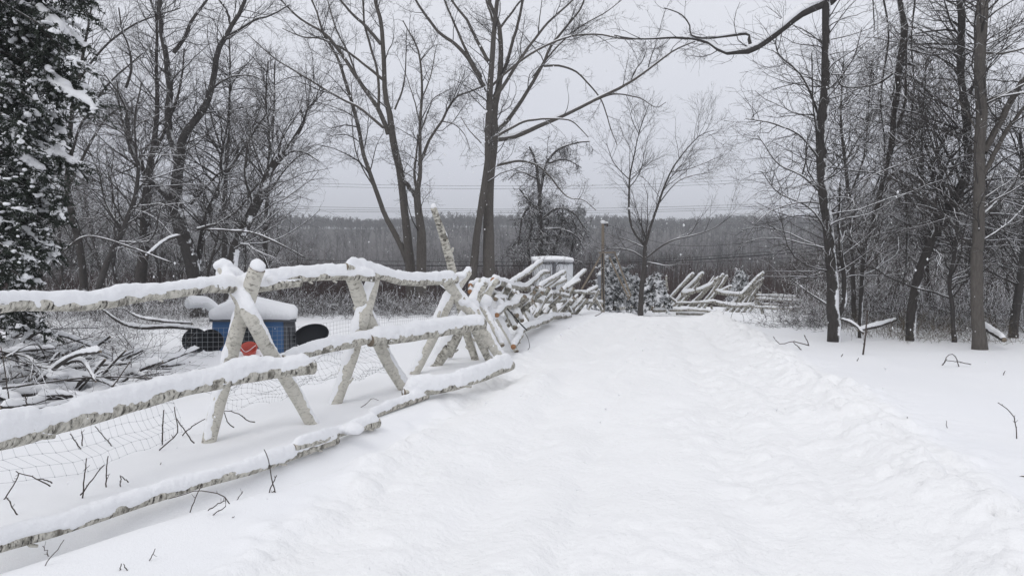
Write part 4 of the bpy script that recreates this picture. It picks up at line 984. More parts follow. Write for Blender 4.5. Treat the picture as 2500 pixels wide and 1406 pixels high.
# ---- far wood: thousands of thin stems that read as one mass
def far_wood():
    rg = np.random.default_rng(5)
    T = Tubes()
    def band(n, y0, y1, h0, h1, half, tw, rs, rm=0.006):
        y = rg.uniform(y0 ** 1, y1, n); x = rg.uniform(-half, half, n) * y
        z = macro(x, y)
        h = rg.uniform(h0, h1, n) * (1 + 0.35 * noise3(x / 22, y / 60, 0 * x))
        K = 5
        P = np.zeros((n, K, 3)); P[:, 0] = np.stack([x, y, z - 0.3], 1)
        d = unit(np.stack([rg.normal(size=n) * 0.06, rg.normal(size=n) * 0.06, np.ones(n)], 1))
        for k in range(1, K):
            P[:, k] = P[:, k - 1] + d * (h / (K - 1))[:, None]; d = unit(d + rg.normal(size=(n, 3)) * 0.05)
        r = (rs * h)[:, None] * np.linspace(1, 0.2, K)[None]
        T.add(P, r, 3)
        Pa, Ra = spawn(rg, P, r, n * tw, float(h.mean()) * 0.34, ang=(20, 55), t=(0.25, 1), K=4, up=0.08, curl=0.1, rr=0.6, slim=0.012, rmin=rm, Lpow=0.2)
        T.add(Pa, Ra, 3)
        Pb, Rb = spawn(rg, Pa, Ra, n * tw * 3, float(h.mean()) * 0.15, ang=(20, 60), t=(0.2, 1), K=3, up=0.05, curl=0.12, slim=0.012, rmin=rm, Lpow=0.2)
        T.add(Pb, Rb, 3)
    band(1100, 95, 200, 7, 9.5, 0.8, 9, 0.009, 0.012)
    band(1700, 200, 360, 8, 11, 0.8, 8, 0.010, 0.034)
    band(3000, 360, 600, 6.5, 9.5, 0.8, 8, 0.014, 0.075)
    band(4600, 490, 600, 4.5, 8.5, 0.7, 12, 0.016, 0.15)
    o = T.build('far_wood', upsnow('far_twig', (0.030, 0.028, 0.0275), (0.043, 0.040, 0.039), 1.6), smooth=False)
    tag(o, 'bare grey wood covering the far hillside', 'woodland', kind='stuff')
    T = Tubes()
    n = 15000
    y = 26.5 + 70 * rg.uniform(0, 1, n) ** 1.6; x = rg.uniform(-0.8, 0.8, n) * y
    keep = y > 27.2 + 9 * sstep(x, -2.5, 4.5) + rg.normal(size=n) * 0.6; x, y = x[keep], y[keep]; n = len(x)
    h = rg.uniform(0.75, 1.15, n) * np.interp(y, [26, 34, 45, 60, 95], [1.25, 2.2, 3.4, 5.0, 6.0])
    K = 5; P = np.zeros((n, K, 3)); P[:, 0] = np.stack([x, y, macro(x, y) - 0.1], 1)
    d = unit(np.stack([rg.normal(size=n) * 0.12, rg.normal(size=n) * 0.12, np.ones(n)], 1))
    for k in range(1, K):
        P[:, k] = P[:, k - 1] + d * (h / (K - 1))[:, None]; d = unit(d + rg.normal(size=(n, 3)) * 0.07)
    r = (0.0035 * h + 0.003)[:, None] * np.linspace(1, 0.3, K)[None]
    T.add(P, r, 3)
    Pa, Ra = spawn(rg, P, r, n * 7, 1.0, ang=(15, 50), t=(0.03, 1), K=4, up=0.10, curl=0.12, slim=0.009, rmin=0.0055, Lpow=0.7)
    T.add(Pa, Ra, 3)
    o = T.build('thicket', M['twig_red'], smooth=False)
    tag(o, 'reddish brown leafless thicket filling the dip beyond the field', 'thicket', kind='stuff')
far_wood()

# ---- brush at the feet of the trees
def brush(name, label, poly_spots, n, L0, mt, seed, lean=0.8, lv2=4, rmin=0.003, Lr=(0.5, 1.3), lv3=2):
    rg = np.random.default_rng(seed)
    c = np.array([gp(px, py) if py is not None else (px2(px, 25), 25, 0) for px, py, *_ in poly_spots])
    sp = np.array([s[2] for s in poly_spots]); wt = np.array([float(s[3]) if len(s) > 3 else 1.0 for s in poly_spots]); wt /= wt.sum()
    i = rg.choice(len(c), n, p=wt)
    x = c[i, 0] + rg.normal(size=n) * sp[i]; y = c[i, 1] + rg.normal(size=n) * sp[i] * 0.8
    K = 8; P = np.zeros((n, K, 3)); P[:, 0] = np.stack([x, y, macro(x, y) - 0.03], 1)
    d = unit(np.stack([rg.normal(size=n) * lean, rg.normal(size=n) * lean, np.abs(rg.normal(size=n)) + 0.35], 1))
    Ls = L0 * rg.uniform(*Lr, n)
    for k in range(1, K):
        P[:, k] = P[:, k - 1] + d * (Ls / (K - 1))[:, None]
        d = unit(d + rg.normal(size=(n, 3)) * 0.14 + np.array([0, 0, -0.10]))
        zg = macro(P[:, k, 0], P[:, k, 1]) + 0.01; P[:, k, 2] = np.maximum(P[:, k, 2], zg)
    r = np.maximum(Ls * 0.0045, rmin)[:, None] * np.linspace(1, 0.45, K)[None]
    T = Tubes().add(P, r, 4)
    Pa, Ra = spawn(rg, P, r, n * lv2, L0 * 0.42, ang=(25, 70), t=(0.15, 1), K=5, up=0.0, curl=0.2, slim=0.008, rmin=rmin * 0.75)
    T.add(Pa, Ra, 3)
    if lv3:
        Pb, Rb = spawn(rg, Pa, Ra, n * lv2 * lv3, L0 * 0.2, ang=(25, 70), t=(0.1, 1), K=4, curl=0.22, rmin=rmin * 0.65)
        T.add(Pb, Rb, 3)
    o = T.build(name, M[mt], smooth=False)
    return tag(o, label, 'brush', kind='stuff')
# (px, py, spread m, weight)
brush('underbrush', 'tangled snowy underbrush beneath the trees of the right wood', [(2060, 785, 0.8, 2), (2140, 790, 0.9, 2), (2220, 795, 0.9, 2), (2300, 800, 0.9, 2), (2380, 805, 0.8, 1.5), (2460, 805, 0.9, 2), (2540, 800, 1.0, 2), (2100, 775, 1.4, 2), (2250, 778, 1.5, 3), (2400, 780, 1.5, 3), (2500, 778, 1.5, 3)], 1700, 1.05, 'twig_snowy', 41, 0.85, rmin=0.0042)
brush('undergrowth', 'head high snowy saplings and vines behind the right trunks', [(2120, 768, 1.2, 1), (2200, 768, 1.4, 1), (2280, 768, 1.4, 1), (2360, 768, 1.4, 1), (2440, 768, 1.4, 1), (2520, 768, 1.5, 1)], 1100, 2.3, 'twig_snowy', 42, 0.6, rmin=0.004)
brush('brush_heap', 'low heap of fine snowy twigs at the foot of the trunk beside the far fence', [(1960, 796, 0.5, 1), (2010, 800, 0.45, 1), (1925, 800, 0.4, 0.5)], 150, 0.45, 'twig', 43, 1.4)
brush('undergrowth', 'snowy undergrowth under the central tall trees', [(690, 762, 1.2, 1), (760, 764, 1.2, 1), (830, 764, 1.2, 1), (900, 764, 1.2, 1), (970, 763, 1.2, 1), (1040, 763, 1.2, 1), (1100, 763, 1.2, 1)], 1000, 0.75, 'twig_snowy', 44, 1.2, rmin=0.0055, lv2=5, lv3=1)
brush('undergrowth', 'snowy undergrowth at the back of the left wood', [(150, 775, 1.5, 1), (250, 775, 1.5, 1), (350, 772, 1.6, 1), (450, 770, 1.6, 1), (560, 768, 1.4, 1), (640, 766, 1.2, 1)], 1000, 0.95, 'twig_snowy', 45, 1.0, rmin=0.005, lv3=1)
brush('dead_weeds', 'upright buff weed stems in the snow along the right wood edge', [(2160, 825, 0.35, 1), (2250, 830, 0.4, 1), (2180, 815, 0.5, 1), (2400, 835, 0.4, 1), (2450, 830, 0.5, 1), (2300, 825, 0.4, 1)], 330, 0.5, 'twig_buff', 46, 0.5, 2, 0.0022)
brush('slash', 'scattered snowy branch litter in the left field', [(180, 845, 0.5, 1), (260, 830, 0.6, 1), (340, 800, 0.7, 1.4), (420, 795, 0.7, 1.2), (150, 880, 0.3, 0.6), (300, 860, 0.35, 1), (240, 800, 0.8, 1)], 300, 0.9, 'twig_snowy', 47, 1.3)

# ------------------------------------------------------------------ evergreens
def sprigs(rg, P, n, ln, wd, droop=0.5, spread=1.0):
    """small leaf-sized quads along branchlets"""
    Mn, K, _ = P.shape
    i = rg.integers(0, Mn, n); f = rg.uniform(0.05, K - 1.001, n); a = f.astype(int); fr = (f - a)[:, None]
    p = P[i, a] * (1 - fr) + P[i, a + 1] * fr
    T = unit(P[i, a + 1] - P[i, a])
    d = unit(T * rg.uniform(0.2, 1.0, (n, 1)) + rg.normal(size=(n, 3)) * 0.6 * spread + np.array([0, 0, -droop]))
    s = unit(np.cross(d, rg.normal(size=(n, 3))))
    l = (ln * rg.uniform(0.6, 1.3, n))[:, None]; w_ = wd
    V = np.stack([p - s * w_ * 0.35, p + d * l * 0.5 - s * w_ * 0.5, p + d * l, p + d * l * 0.5 + s * w_ * 0.5], 1)
    idx = np.arange(n * 4).reshape(n, 4)
    return V.reshape(-1, 3), idx
def evergreen(name, label, base, trunk_h, boughs, seed, nb, ns, leaf, mt, snow_r, voxel, droop=0.5, side_len=0.35, up=-0.05, snow_every=0.16, snow_p=0.7, flatz=0.45, snow_f=0.22, ts=0.1, main=0):
    """boughs: list of (start, mid, tip) points"""
    rg = np.random.default_rng(seed)
    t = empty(name, base, label, 'evergreen')
    P = np.array([catmull(np.array(b), 14) for b in boughs])
    Lb = np.linalg.norm(np.diff(P, axis=1), axis=2).sum(1)
    Rb = (Lb * 0.010 + 0.004)[:, None] * np.linspace(1, 0.25, 14)[None]
    T = Tubes()
    T.add(catmull(np.array([base - np.array([0, 0, 0.2]), base + np.array([0.03, 0, trunk_h * 0.5]), base + np.array([0, 0, trunk_h])]), 14), np.linspace(trunk_h * 0.022, trunk_h * 0.006, 14), 9)
    T.add(P, Rb, 6).build('trunk', M['bark'], t)
    P1, R1 = spawn(rg, P, Rb, nb, side_len, ang=(30, 75), t=(ts, 1.0), K=6, up=up, curl=0.12, rmin=0.002, flat=2.2)
    Tubes().add(P1, R1, 3).build('branchlets', M['bark'], t)
    V, q = sprigs(rg, P1, ns, leaf[0], leaf[1], droop)
    V2, q2 = sprigs(rg, P[:, 5:], ns // 4, leaf[0], leaf[1], droop)
    me = mesh_np('foliage', np.vstack([V, V2]), [np.vstack([q, q2 + len(V)])], [M[mt]], smooth=False)
    link('foliage', me, t)
    S = Snow()
    def pad(q, a, r, sd, nn):
        d = unit(q[min(a + 1, len(q) - 1)] - q[max(a - 1, 0)]); sdv = unit(np.cross(d, np.array([0, 0, 1.0])))
        for m_ in range(nn):
            u, v_ = rg.uniform(-1.6, 1.9), rg.normal() * 0.65
            rr = r * rg.uniform(0.35, 0.75) * (1.1 - 0.25 * abs(u))
            c = q[a] + d * u * r + sdv * v_ * r + np.array([0, 0, rr * 0.25 - abs(v_) * r * 0.35])
            S.blob(c, (rr * rg.uniform(0.8, 1.3), rr * rg.uniform(0.8, 1.3), rr * rg.uniform(0.5, 0.8)), sd + m_)
    for k in range(len(P)):
        if rg.random() > snow_p or not snow_r: continue
        if k < main:
            r = snow_r * rg.uniform(0.35, 0.6)
            S.log(P[k], np.full(14, r) * np.linspace(0.6, 1.1, 14), r * rg.uniform(0.6, 1.0), k, t0=rg.uniform(0.5, 0.75), over=1.35)
        for _ in range(rg.integers(1, 4)):
            pad(P[k], rg.integers(7, 14), snow_r * rg.uniform(0.4, 0.85), k, rg.integers(4, 8))
    if snow_r:
        for j in rg.choice(len(P1), int(nb * snow_f), replace=False):
            a = rg.integers(0, 4); q = P1[j]; r = snow_r * rg.uniform(0.22, 0.5)
            for m_ in range(3):
                c = q[min(a + m_, 5)] + rg.normal(size=3) * r * 0.35 + np.array([0, 0, r * 0.2]); S.blob(c, (r * rg.uniform(0.7, 1.2), r * rg.uniform(0.7, 1.2), r * rg.uniform(0.45, 0.75)), j)
    if snow_r > 0: S.build(t, voxel, 0.003, 2)
    return t
def left_evergreen():
    rg = np.random.default_rng(61)
    tips = [(165, -10), (215, 20), (150, 60), (200, 105), (160, 130), (215, 165), (238, 262), (205, 235), (170, 215), (140, 290), (160, 330), (182, 400), (150, 385), (120, 430), (160, 520), (130, 480), (110, 560), (140, 620), (100, 640), (60, 690), (40, 620), (120, 600)]
    B = []
    for px, py in tips:
        Y = rg.uniform(8.2, 9.4)
        tip = at(px, py, Y); st = at(-210 + rg.uniform(-20, 40), py - rg.uniform(60, 150), 9.0)
        mid = (st + tip) / 2 + np.array([0, 0, 0.18])
        B.append((st, mid, tip))
    for px, py in tips * 3:
        px += rg.uniform(-25, 6); py += rg.uniform(-22, 22); Y = rg.uniform(8.0, 9.4); tip = at(px, py, Y); st = at(px - 230, py - rg.uniform(80, 130), 9.0)
        B.append((st, (st + tip) / 2 + np.array([0, 0, 0.16]), tip))
    for _ in range(150):
        px, py = rg.uniform(-60, 175), rg.uniform(-80, 690)
        if py > 420: px = min(px, 145)
        if py > 560 and px > 90: px -= 60
        Y = rg.uniform(7.9, 9.6)
        tip = at(px, py, Y); st = at(px - 260, py - rg.uniform(60, 140), 9.0)
        B.append((st, (st + tip) / 2 + np.array([rg.normal() * 0.1, rg.normal() * 0.1, 0.15]), tip))
    for px, py in ((118, 815), (90, 790), (50, 790), (20, 800), (60, 770), (105, 780), (10, 830), (35, 720), (70, 760)):
        tip = at(px, py, rg.uniform(8.4, 9.2)); st = at(-210, 690, 9.0); B.append((st, (st + tip) / 2 + np.array([0, 0, 0.1]), tip))
    base = at(-210, 860, 9.0); base[2] = gz(base[0], base[1])
    evergreen('evergreen_tree', 'dark evergreen with snow laden drooping boughs filling the left edge', base, 5.6, B, 62, 4200, 190000, (0.050, 0.014), 'needle', 0.075, 0.014, droop=0.5, side_len=0.34, snow_p=0.9, up=-0.14, ts=0.35, snow_f=0.50, main=40)
left_evergreen()
def small_evergreen(label, px, py_base, py_top, wpx, Y, seed, snowy=1.0, mt='needle_snowy', weep=0.0, nb=240, ns=9000, name='small_evergreen', lf=(0.10, 0.030)):
    rg = np.random.default_rng(seed)
    base = at(px, py_base, Y); top = at(px, py_top, Y); H = top[2] - base[2]; Wd = wpx * Y / 1850 / 2
    B = []
    for k in range(42):
        f = rg.uniform(0.08, 0.97); a = rg.uniform(0, 6.28)
        rad = Wd * ((1 - f) ** 0.7 if not weep else (1 - f ** 3) ** 0.6) * rg.uniform(0.75, 1.1) + 0.04
        st = base + np.array([0, 0, H * f]); dirv = np.array([math.cos(a), math.sin(a), 0])
        tip = st + dirv * rad + np.array([0, 0, H * (0.03 - (0.12 + weep) * rg.uniform(0.6, 1.2))])
        B.append((st, st + dirv * rad * 0.6 + np.array([0, 0, H * 0.05]), tip))
    z = gz(base[0], base[1]); b2 = base.copy()
    return evergreen(name, label, b2, H, B, seed + 1, nb, ns, lf, mt, 0.075 * snowy * max(1.0, H / 2), 0.035, droop=0.5, side_len=Wd * 0.45, snow_p=0.75, snow_every=0.2)
small_evergreen('broad snow dusted evergreen behind the weathered post', 1497, 745, 630, 125, 29.5, 71, 1.1, weep=0.25, nb=520, ns=20000)
small_evergreen('bowed evergreen bush heavy with snow just right of the slim forked tree', 1598, 745, 668, 66, 27.5, 72, 1.5, weep=0.35)
small_evergreen('low snowy evergreen left of the slim forked tree base', 1550, 742, 674, 50, 29.0, 73, 0.8)
small_evergreen('little pointed snowy spruce behind the far fence poles', 1806, 765, 656, 74, 33, 74, 0.8, nb=300, ns=11000)
small_evergreen('distant dark pine standing above the hill line', 1414, 575, 505, 62, 420, 75, 0.0, mt='needle_far', nb=260, ns=2600, name='pine_tree', lf=(1.6, 0.7))

# ------------------------------------------------------------------ the left brush pile
def brush_pile():
    rg = np.random.default_rng(91)
    c = gp(90, 960); t = empty('brush_pile', c, 'heap of cut branches under snow at the left behind the fence', 'brush pile')
    T = Tubes(); S = Snow(); Ps = []
    for k in range(150):
        px = rg.uniform(-120, 330); cx = gp(px, rg.uniform(900, 985)); f = max(0.1, 1 - max(0, (px - 60) / 300))
        zc = cx[2] + rg.uniform(0.03, 0.62) * f * rg.uniform(0.4, 1)
        a = rg.normal() * 0.6 + 0.25; Lg = rg.uniform(0.5, 1.5); r = rg.choice([0.010, 0.016, 0.024, 0.038], p=[.3, .35, .25, .1])
        d = np.array([math.cos(a), math.sin(a) * 0.8, rg.normal() * 0.22]); s = np.array([cx[0], cx[1], zc])
        q = catmull(np.array([s - d * Lg / 2, s + rg.normal(size=3) * 0.07, s + d * Lg / 2 + rg.normal(size=3) * 0.12]), 14)
        q[:, 2] = np.maximum(q[:, 2], macro(q[:, 0], q[:, 1]) + r)
        rad = r * np.linspace(1.1, 0.6, 14); T.add(q, rad, 8, True); Ps.append(q)
        if r > 0.012: S.log(q, rad, 0.035 + r * 0.9, k, over=1.25)
    T.build('branches', [M['bark'], M['cut_grey']], t)
    Pn, Rn = spawn(rg, np.array(Ps), np.full((150, 14), 0.012), 560, 0.5, ang=(20, 60), K=6, up=-0.01, curl=0.2, rmin=0.003)
    Pn[..., 2] = np.maximum(Pn[..., 2], macro(Pn[..., 0], Pn[..., 1]))
    Pm, Rm = spawn(rg, Pn, Rn, 1300, 0.22, ang=(20, 60), K=5, curl=0.2, rmin=0.0022)
    Tubes().add(Pn, Rn, 4).add(Pm, Rm, 3).build('twigs', M['twig_snowy'], t, smooth=False)
    for _ in range(70):
        px = rg.uniform(-100, 310); f = max(0.15, 1 - max(0, (px - 60) / 280)); q = gp(px, rg.uniform(905, 980)); S.blob(q + np.array([0, 0, rg.uniform(0, 0.42) * f]), (rg.uniform(0.06, 0.16), rg.uniform(0.06, 0.16), rg.uniform(0.03, 0.06)), _)
    S.build(t, 0.017, 0.004, 3)
brush_pile()
thing_tube('curved_branch', 'dark arched branch covered with snow beside the brush pile', 'branch', [(30, 900, 8.6, 20), (45, 860, 8.7, 18), (80, 815, 8.8, 14), (125, 808, 9.0, 8)], 'bark', 9, None, 0.05, 0.02, mats=['stem'])
thing_tube('fallen_branch', 'long fallen limb under snow running down into the left field', 'branch', [(250, 755, 11.5, 5), (290, 785, 11.4, 6), (340, 800, 11.3, 8), (420, 798, 11.2, 9), (480, 805, 11.1, 8)], 'bark', 9, None, 0.05, 0.025, mats=['stem'])
thing_tube('fallen_branch', 'upper snowy limb sloping beneath the long birch rail', 'branch', [(300, 752, 12.6, 3), (340, 775, 12.4, 5), (400, 785, 12.2, 6), (470, 790, 12, 4)], 'bark', 9, None, 0.045, 0.025, mats=['stem'])
thing_tube('fallen_branch', 'snow loaded limb lying under the trees right of the field', 'branch', [(2095, 806, 12.9, 6), (2140, 797, 13.0, 8), (2190, 780, 13.3, 5)], 'bark', 9, None, 0.06, 0.025, mats=['stem'])
thing_tube('fallen_branch', 'thin bent branch slanting down to the snow loaded limb', 'branch', [(2050, 778, 12.9, 4), (2085, 792, 12.8, 5), (2108, 815, 12.6, 5)], 'bark', 7, None, 0.04, 0.02, mats=['stem'])
thing_tube('fallen_branch', 'leaning dead branch holding snow beside the trunk near the far fence', 'branch', [(1912, 668, 14, 2), (1955, 700, 13.8, 3), (1985, 722, 13.6, 4), (2022, 745, 13.4, 5)], 'bark', 7, None, 0.025, 0.022, mats=['stem'])
thing_tube('fallen_branch', 'grey log lying in snow at the foot of the nearest right trunk', 'branch', [(2398, 795, 12.4, 14), (2430, 815, 12.0, 14), (2452, 830, 11.7, 12)], 'bark', 9, None, 0.05, 0.02, mats=['stem'])
thing_tube('fallen_branch', 'pair height dead pole propped between the central trunks', 'branch', [(1060, 686, 24, 4), (1090, 710, 23.6, 4), (1130, 742, 23, 4)], 'bark', 7, None, 0.06, 0.03, mats=['stem'])
thing_tube('arching_branch', 'long thin arching branch with snow low in the left wood', 'branch', [(150, 618, 13, 3.5), (200, 580, 13, 4), (250, 582, 13, 4), (330, 608, 13, 4), (400, 635, 13, 3.5), (440, 648, 13, 2)], 'bark', 7, None, 0.018, 0.016, mats=['stem'])
thing_tube('arching_branch', 'drooping snowy branch reaching right of the forked left tree', 'branch', [(500, 560, 15, 3), (560, 563, 15, 5), (620, 570, 15, 5), (690, 600, 15, 4), (745, 630, 15, 2.5)], 'bark', 7, None, 0.02, 0.02, mats=['stem'])
thing_tube('arching_branch', 'bent snow loaded branch curving up to the thick forked left tree', 'branch', [(355, 628, 14.6, 6), (385, 600, 14.8, 7), (410, 584, 15, 7), (440, 575, 15.2, 7)], 'bark', 7, None, 0.04, 0.02, mats=['stem'])

# ------------------------------------------------------------------ hutch, pans, tub
def lathe(name, prof, m, parent, loc, rot, n=28, sx=1.0):
    pr = np.array(prof); a = np.arange(n) / n * 2 * np.pi
    V = np.stack([pr[:, None, 0] * np.cos(a)[None] * sx, pr[:, None, 0] * np.sin(a)[None], np.broadcast_to(pr[:, None, 1], (len(pr), n))], -1).reshape(-1, 3)
    from mathutils import Euler
    mx = np.array(Euler(rot).to_matrix()); V = V @ mx.T + np.array(loc)
    idx = np.arange(len(pr) * n).reshape(len(pr), n)
    q = np.stack([idx[:-1], np.roll(idx, -1, 1)[:-1], np.roll(idx, -1, 1)[1:], idx[1:]], -1).reshape(-1, 4)
    return link(name, mesh_np(name, V, [q], [m]), parent)
def hutch():
    Y = 11.2; s = Y / 1850
    base = at(616, 862, Y); base[2] = gz(base[0], base[1])
    t = empty('animal_hutch', base, 'small blue and grey hutch under a thick cap of snow', 'hutch')
    x0, x1 = at(513, 800, Y)[0], at(692, 800, Y)[0]; x2 = at(722, 800, Y)[0]
    zt = at(600, 786, Y)[2]; zb = base[2] - 0.05
    sk = lambda x, y: x - 0.275 * (y - Y)
    def prism(name, pts_b, pts_t, m):
        V = np.array([(sk(a, b), b, c) for a, b, c in pts_b + pts_t]); n = len(pts_b)
        q = np.array([[i, (i + 1) % n, n + (i + 1) % n, n + i] for i in range(n)]); c = np.array([list(range(n))[::-1], list(range(n, 2 * n))])
        return link(name, mesh_np(name, V, [q, c], [m], smooth=False), t)
    D = 0.8
    prism('body', [(x0, Y, zb), (x1, Y - 0.02, zb), (x1, Y + D, zb), (x0, Y + D, zb)], [(x0 + 0.03, Y + .04, zt), (x1, Y + .03, zt), (x1, Y + D - .04, zt), (x0 + 0.03, Y + D - .04, zt)], M['blue'])
    prism('side_panel', [(x1 + .003, Y - 0.03, zb), (x2 + 0.02, Y + 0.12, zb), (x2 + .02, Y + D, zb), (x1 + .003, Y + D, zb)], [(x1 + .003, Y + .0, zt), (x2 - 0.02, Y + .14, zt), (x2 - .02, Y + D - .04, zt), (x1 + .003, Y + D - .04, zt)], M['darkgrey'])
    # roof panel of low pitch hidden by the snow
    prism('roof', [(x0 - .01, Y - .02, zt + .004), (x2 + .01, Y - .02, zt + .004), (x2 + .01, Y + D, zt + .004), (x0 - .01, Y + D, zt + .004)], [(x0 - .01, Y - .02, zt + .04), (x2 + .01, Y - .02, zt + .04), (x2 + .01, Y + D, zt + .04), (x0 - .01, Y + D, zt + .04)], M['darkgrey'])
    boxes('door_frame', [((x0 + 0.35 * (x1 - x0), Y - 0.012, (zt + zb) / 2), (0.03, 0.02, zt - zb - 0.1), (0, 0, 0)), ((x0 + 0.72 * (x1 - x0), Y - 0.012, (zt + zb) / 2), (0.03, 0.02, zt - zb - 0.1), (0, 0, 0)), ((x0 + 0.535 * (x1 - x0), Y - 0.018, zt - 0.09), (0.37 * (x1 - x0), 0.02, 0.03), (0, 0, 0))], M['black'], t)
    S = Snow()
    ridge = at(610, 722, Y)[2]
    for i in range(15):
        for j in range(7):
            u, v = i / 14, j / 6
            x = x0 + 0.085 + u * (x2 - x0 - 0.16); y = Y + 0.07 + v * (D - 0.12)
            pk = min(1.0, u * 2.6 + 0.1, (1 - u) * 1.35 + 0.12) * (1 - 0.25 * (2 * v - 0.9) ** 2)
            hz = (ridge - zt) * (0.50 + 0.56 * pk)
            S.blob((sk(x, y), y, zt + hz * 0.5), (0.11, 0.13, hz * 0.52), 3)
    S.build(t, 0.02, 0.001, 16)
    # elbow pipe standing beside the hutch, its own thing
    p = empty('elbow_pipe', at(530, 850, 11.0), 'pale bent stovepipe elbow capped with snow left of the hutch', 'pipe')
    Q = log_pts([(545, 800, 11.35, 27), (532, 768, 11.35, 27), (505, 742, 11.3, 28), (478, 740, 11.2, 29), (456, 742, 11.1, 29)], 30)
    Tubes().add(Q[:, :3], Q[:, 3], 20, True).build('elbow', M['pipe'], p)
    Tubes().add(np.array([Q[0, :3] + np.array([0.02, 0, -0.4]), Q[0, :3]]), np.array([Q[0, 3], Q[0, 3]]) * 0.95, 16, True).build('riser', M['pipe'], p)
    Snow().log(Q[:, :3], Q[:, 3], 0.05, 3, t0=0.2).build(p, 0.016, 0.002, 4)
hutch()
def pan(label, px, py, Y, r, rot, sx=1.0):
    loc = at(px, py, Y)
    t = empty('rubber_pan', loc, label, 'pan', 'black feed pans around the hutch')
    lathe('pan', [(0.0004, 0.0), (r * 0.8, 0.0), (r * 0.86, 0.012), (r * 0.95, 0.06), (r, 0.065), (r, 0.055), (r * 0.9, -0.004), (r * 0.84, -0.012), (0.0004, -0.012)], M['black'], t, loc, rot, sx=sx)
    rim = np.array([np.array([math.cos(a) * r * sx, math.sin(a) * r, 0.062]) for a in np.linspace(0, 2 * np.pi, 33)])
    from mathutils import Euler
    rim = rim @ np.array(Euler(rot).to_matrix()).T + loc
    Tubes().add(rim, np.full(33, 0.009), 6).build('rim', M['black'], t)
pan('round black pan on edge, leftmost beside the blue hutch', 479, 832, 10.7, 0.17, (R(80), R(0), R(8)))
pan('black pan with straight top edge between the round pan and the hutch', 522, 832, 10.9, 0.16, (R(84), R(10), R(-12)), 1.15)
pan('black pan standing before the hutch behind the crossed posts', 618, 818, 11.0, 0.19, (R(80), 0, R(5)), 1.1)
pan('long oval black pan tilted on edge right of the hutch', 763, 818, 11.3, 0.155, (R(84), R(-14), R(-4)), 1.75)
def red_tub():
    loc = at(609, 850, 10.4)
    t = empty('red_tub', loc, 'small red plastic tub tipped over in the snow below the crossed posts', 'tub')
    lathe('tub', [(0.0004, 0.0), (0.078, 0.0), (0.086, 0.01), (0.108, 0.11), (0.116, 0.115), (0.112, 0.108), (0.102, 0.108), (0.08, 0.012), (0.0004, 0.012)], M['red'], t, loc + np.array([0.0, 0, -0.07]), (R(38), R(10), 0))
    Tubes().add(catmull(np.array([loc + (-0.11, -0.06, 0.04), loc + (0.0, -0.14, -0.03), loc + (0.11, -0.06, 0.05)]), 16), np.full(16, 0.004), 6).build('handle', M['white'], t)
red_tub()

# ------------------------------------------------------------------ wire netting
def netting(name, label, topl, botl, nu, nv, wr, m, seed, wave=0.0, knots=0.0, shear=0.0):
    rg = np.random.default_rng(seed)
    A, B = catmull(np.array(topl), nu), catmull(np.array(botl), nu)
    t = empty(name, B[0], label, 'netting')
    v = np.linspace(0, 1, nv)[None, :, None]
    us = np.clip(np.arange(nu)[:, None] + shear * np.linspace(0, 1, nv)[None] * nu * 0.06, 0, nu - 1).astype(int)
    G = A[us, :] * (1 - v) + B[us, :] * v
    if wave:
        for c in range(3): G[..., c] += wave * fbm(G[..., 0] * 3 + c * 9, G[..., 1] * 3, G[..., 2] * 3 + seed, 2)
    T = Tubes()
    T.add(G.transpose(1, 0, 2), np.full((nv, nu), wr), 3)
    T.add(G, np.full((nu, nv), wr), 3)
    if knots:
        k = G.reshape(-1, 3); e = np.array([0, 0, knots])
        T.add(np.stack([k - e, k, k + e], 1), np.tile([knots * 0.2, knots * 0.8, knots * 0.2], (len(k), 1)), 5)
    T.build('mesh', M[m], t)
    return t
netting('welded_wire', 'stiff square welded wire panel standing in front of the blue hutch', [at(440, 801, 10.2), at(560, 800, 10.5), at(640, 798, 10.8), at(722, 797, 11.1)], [at(440, 870, 10.2), at(560, 868, 10.5), at(640, 864, 10.8), at(722, 858, 11.1)], 24, 7, 0.0018, 'wire_pale', 1)
netting('welded_wire', 'thin square wire run stretching over the snow behind the second crossed posts', [at(722, 800, 11.3), at(850, 780, 12.5), at(1000, 768, 14.5), at(1090, 762, 16)], [at(722, 856, 11.3), at(850, 836, 12.5), at(1000, 810, 14.5), at(1090, 795, 16)], 62, 7, 0.0016, 'wire', 2, 0.01)
netting('wire_netting', 'loose sagging knotted wire netting below the big middle rail at left', [at(-60, 1040, 4.7), at(120, 1010, 5.1), at(300, 985, 5.6), at(420, 960, 6.1)], [gp(-60, 1190, 0.02), gp(120, 1172, 0.02), gp(290, 1120, 0.02), gp(450, 1050, 0.02)], 24, 6, 0.0011, 'wire_pale', 3, 0.035, 0.0045, 1)
netting('wire_netting', 'crumpled knotted wire netting between the first and second crossed posts', [at(520, 930, 6.7), at(640, 905, 7.2), at(760, 880, 7.7), at(900, 850, 8.4)], [gp(500, 1010, 0.02), gp(640, 985, 0.02), gp(770, 950, 0.02), gp(960, 915, 0.02)], 46, 9, 0.0010, 'wire', 4, 0.09, 0.0042, 1)
for px, y0, y1, Y in ((722, 813, 840, 11.1), (705, 800, 850, 11.0), (880, 770, 805, 12.8)):
    thing_tube('wire_stake', {722: 'short dark stake right of the hutch holding the welded wire', 705: 'thin dark stake at the hutch corner', 880: 'thin stake in the snow beyond the second crossed posts'}[px], 'stake', [(px, y0, Y, 2.5), (px + 3, y1, Y, 2.5)], 'black', 6)

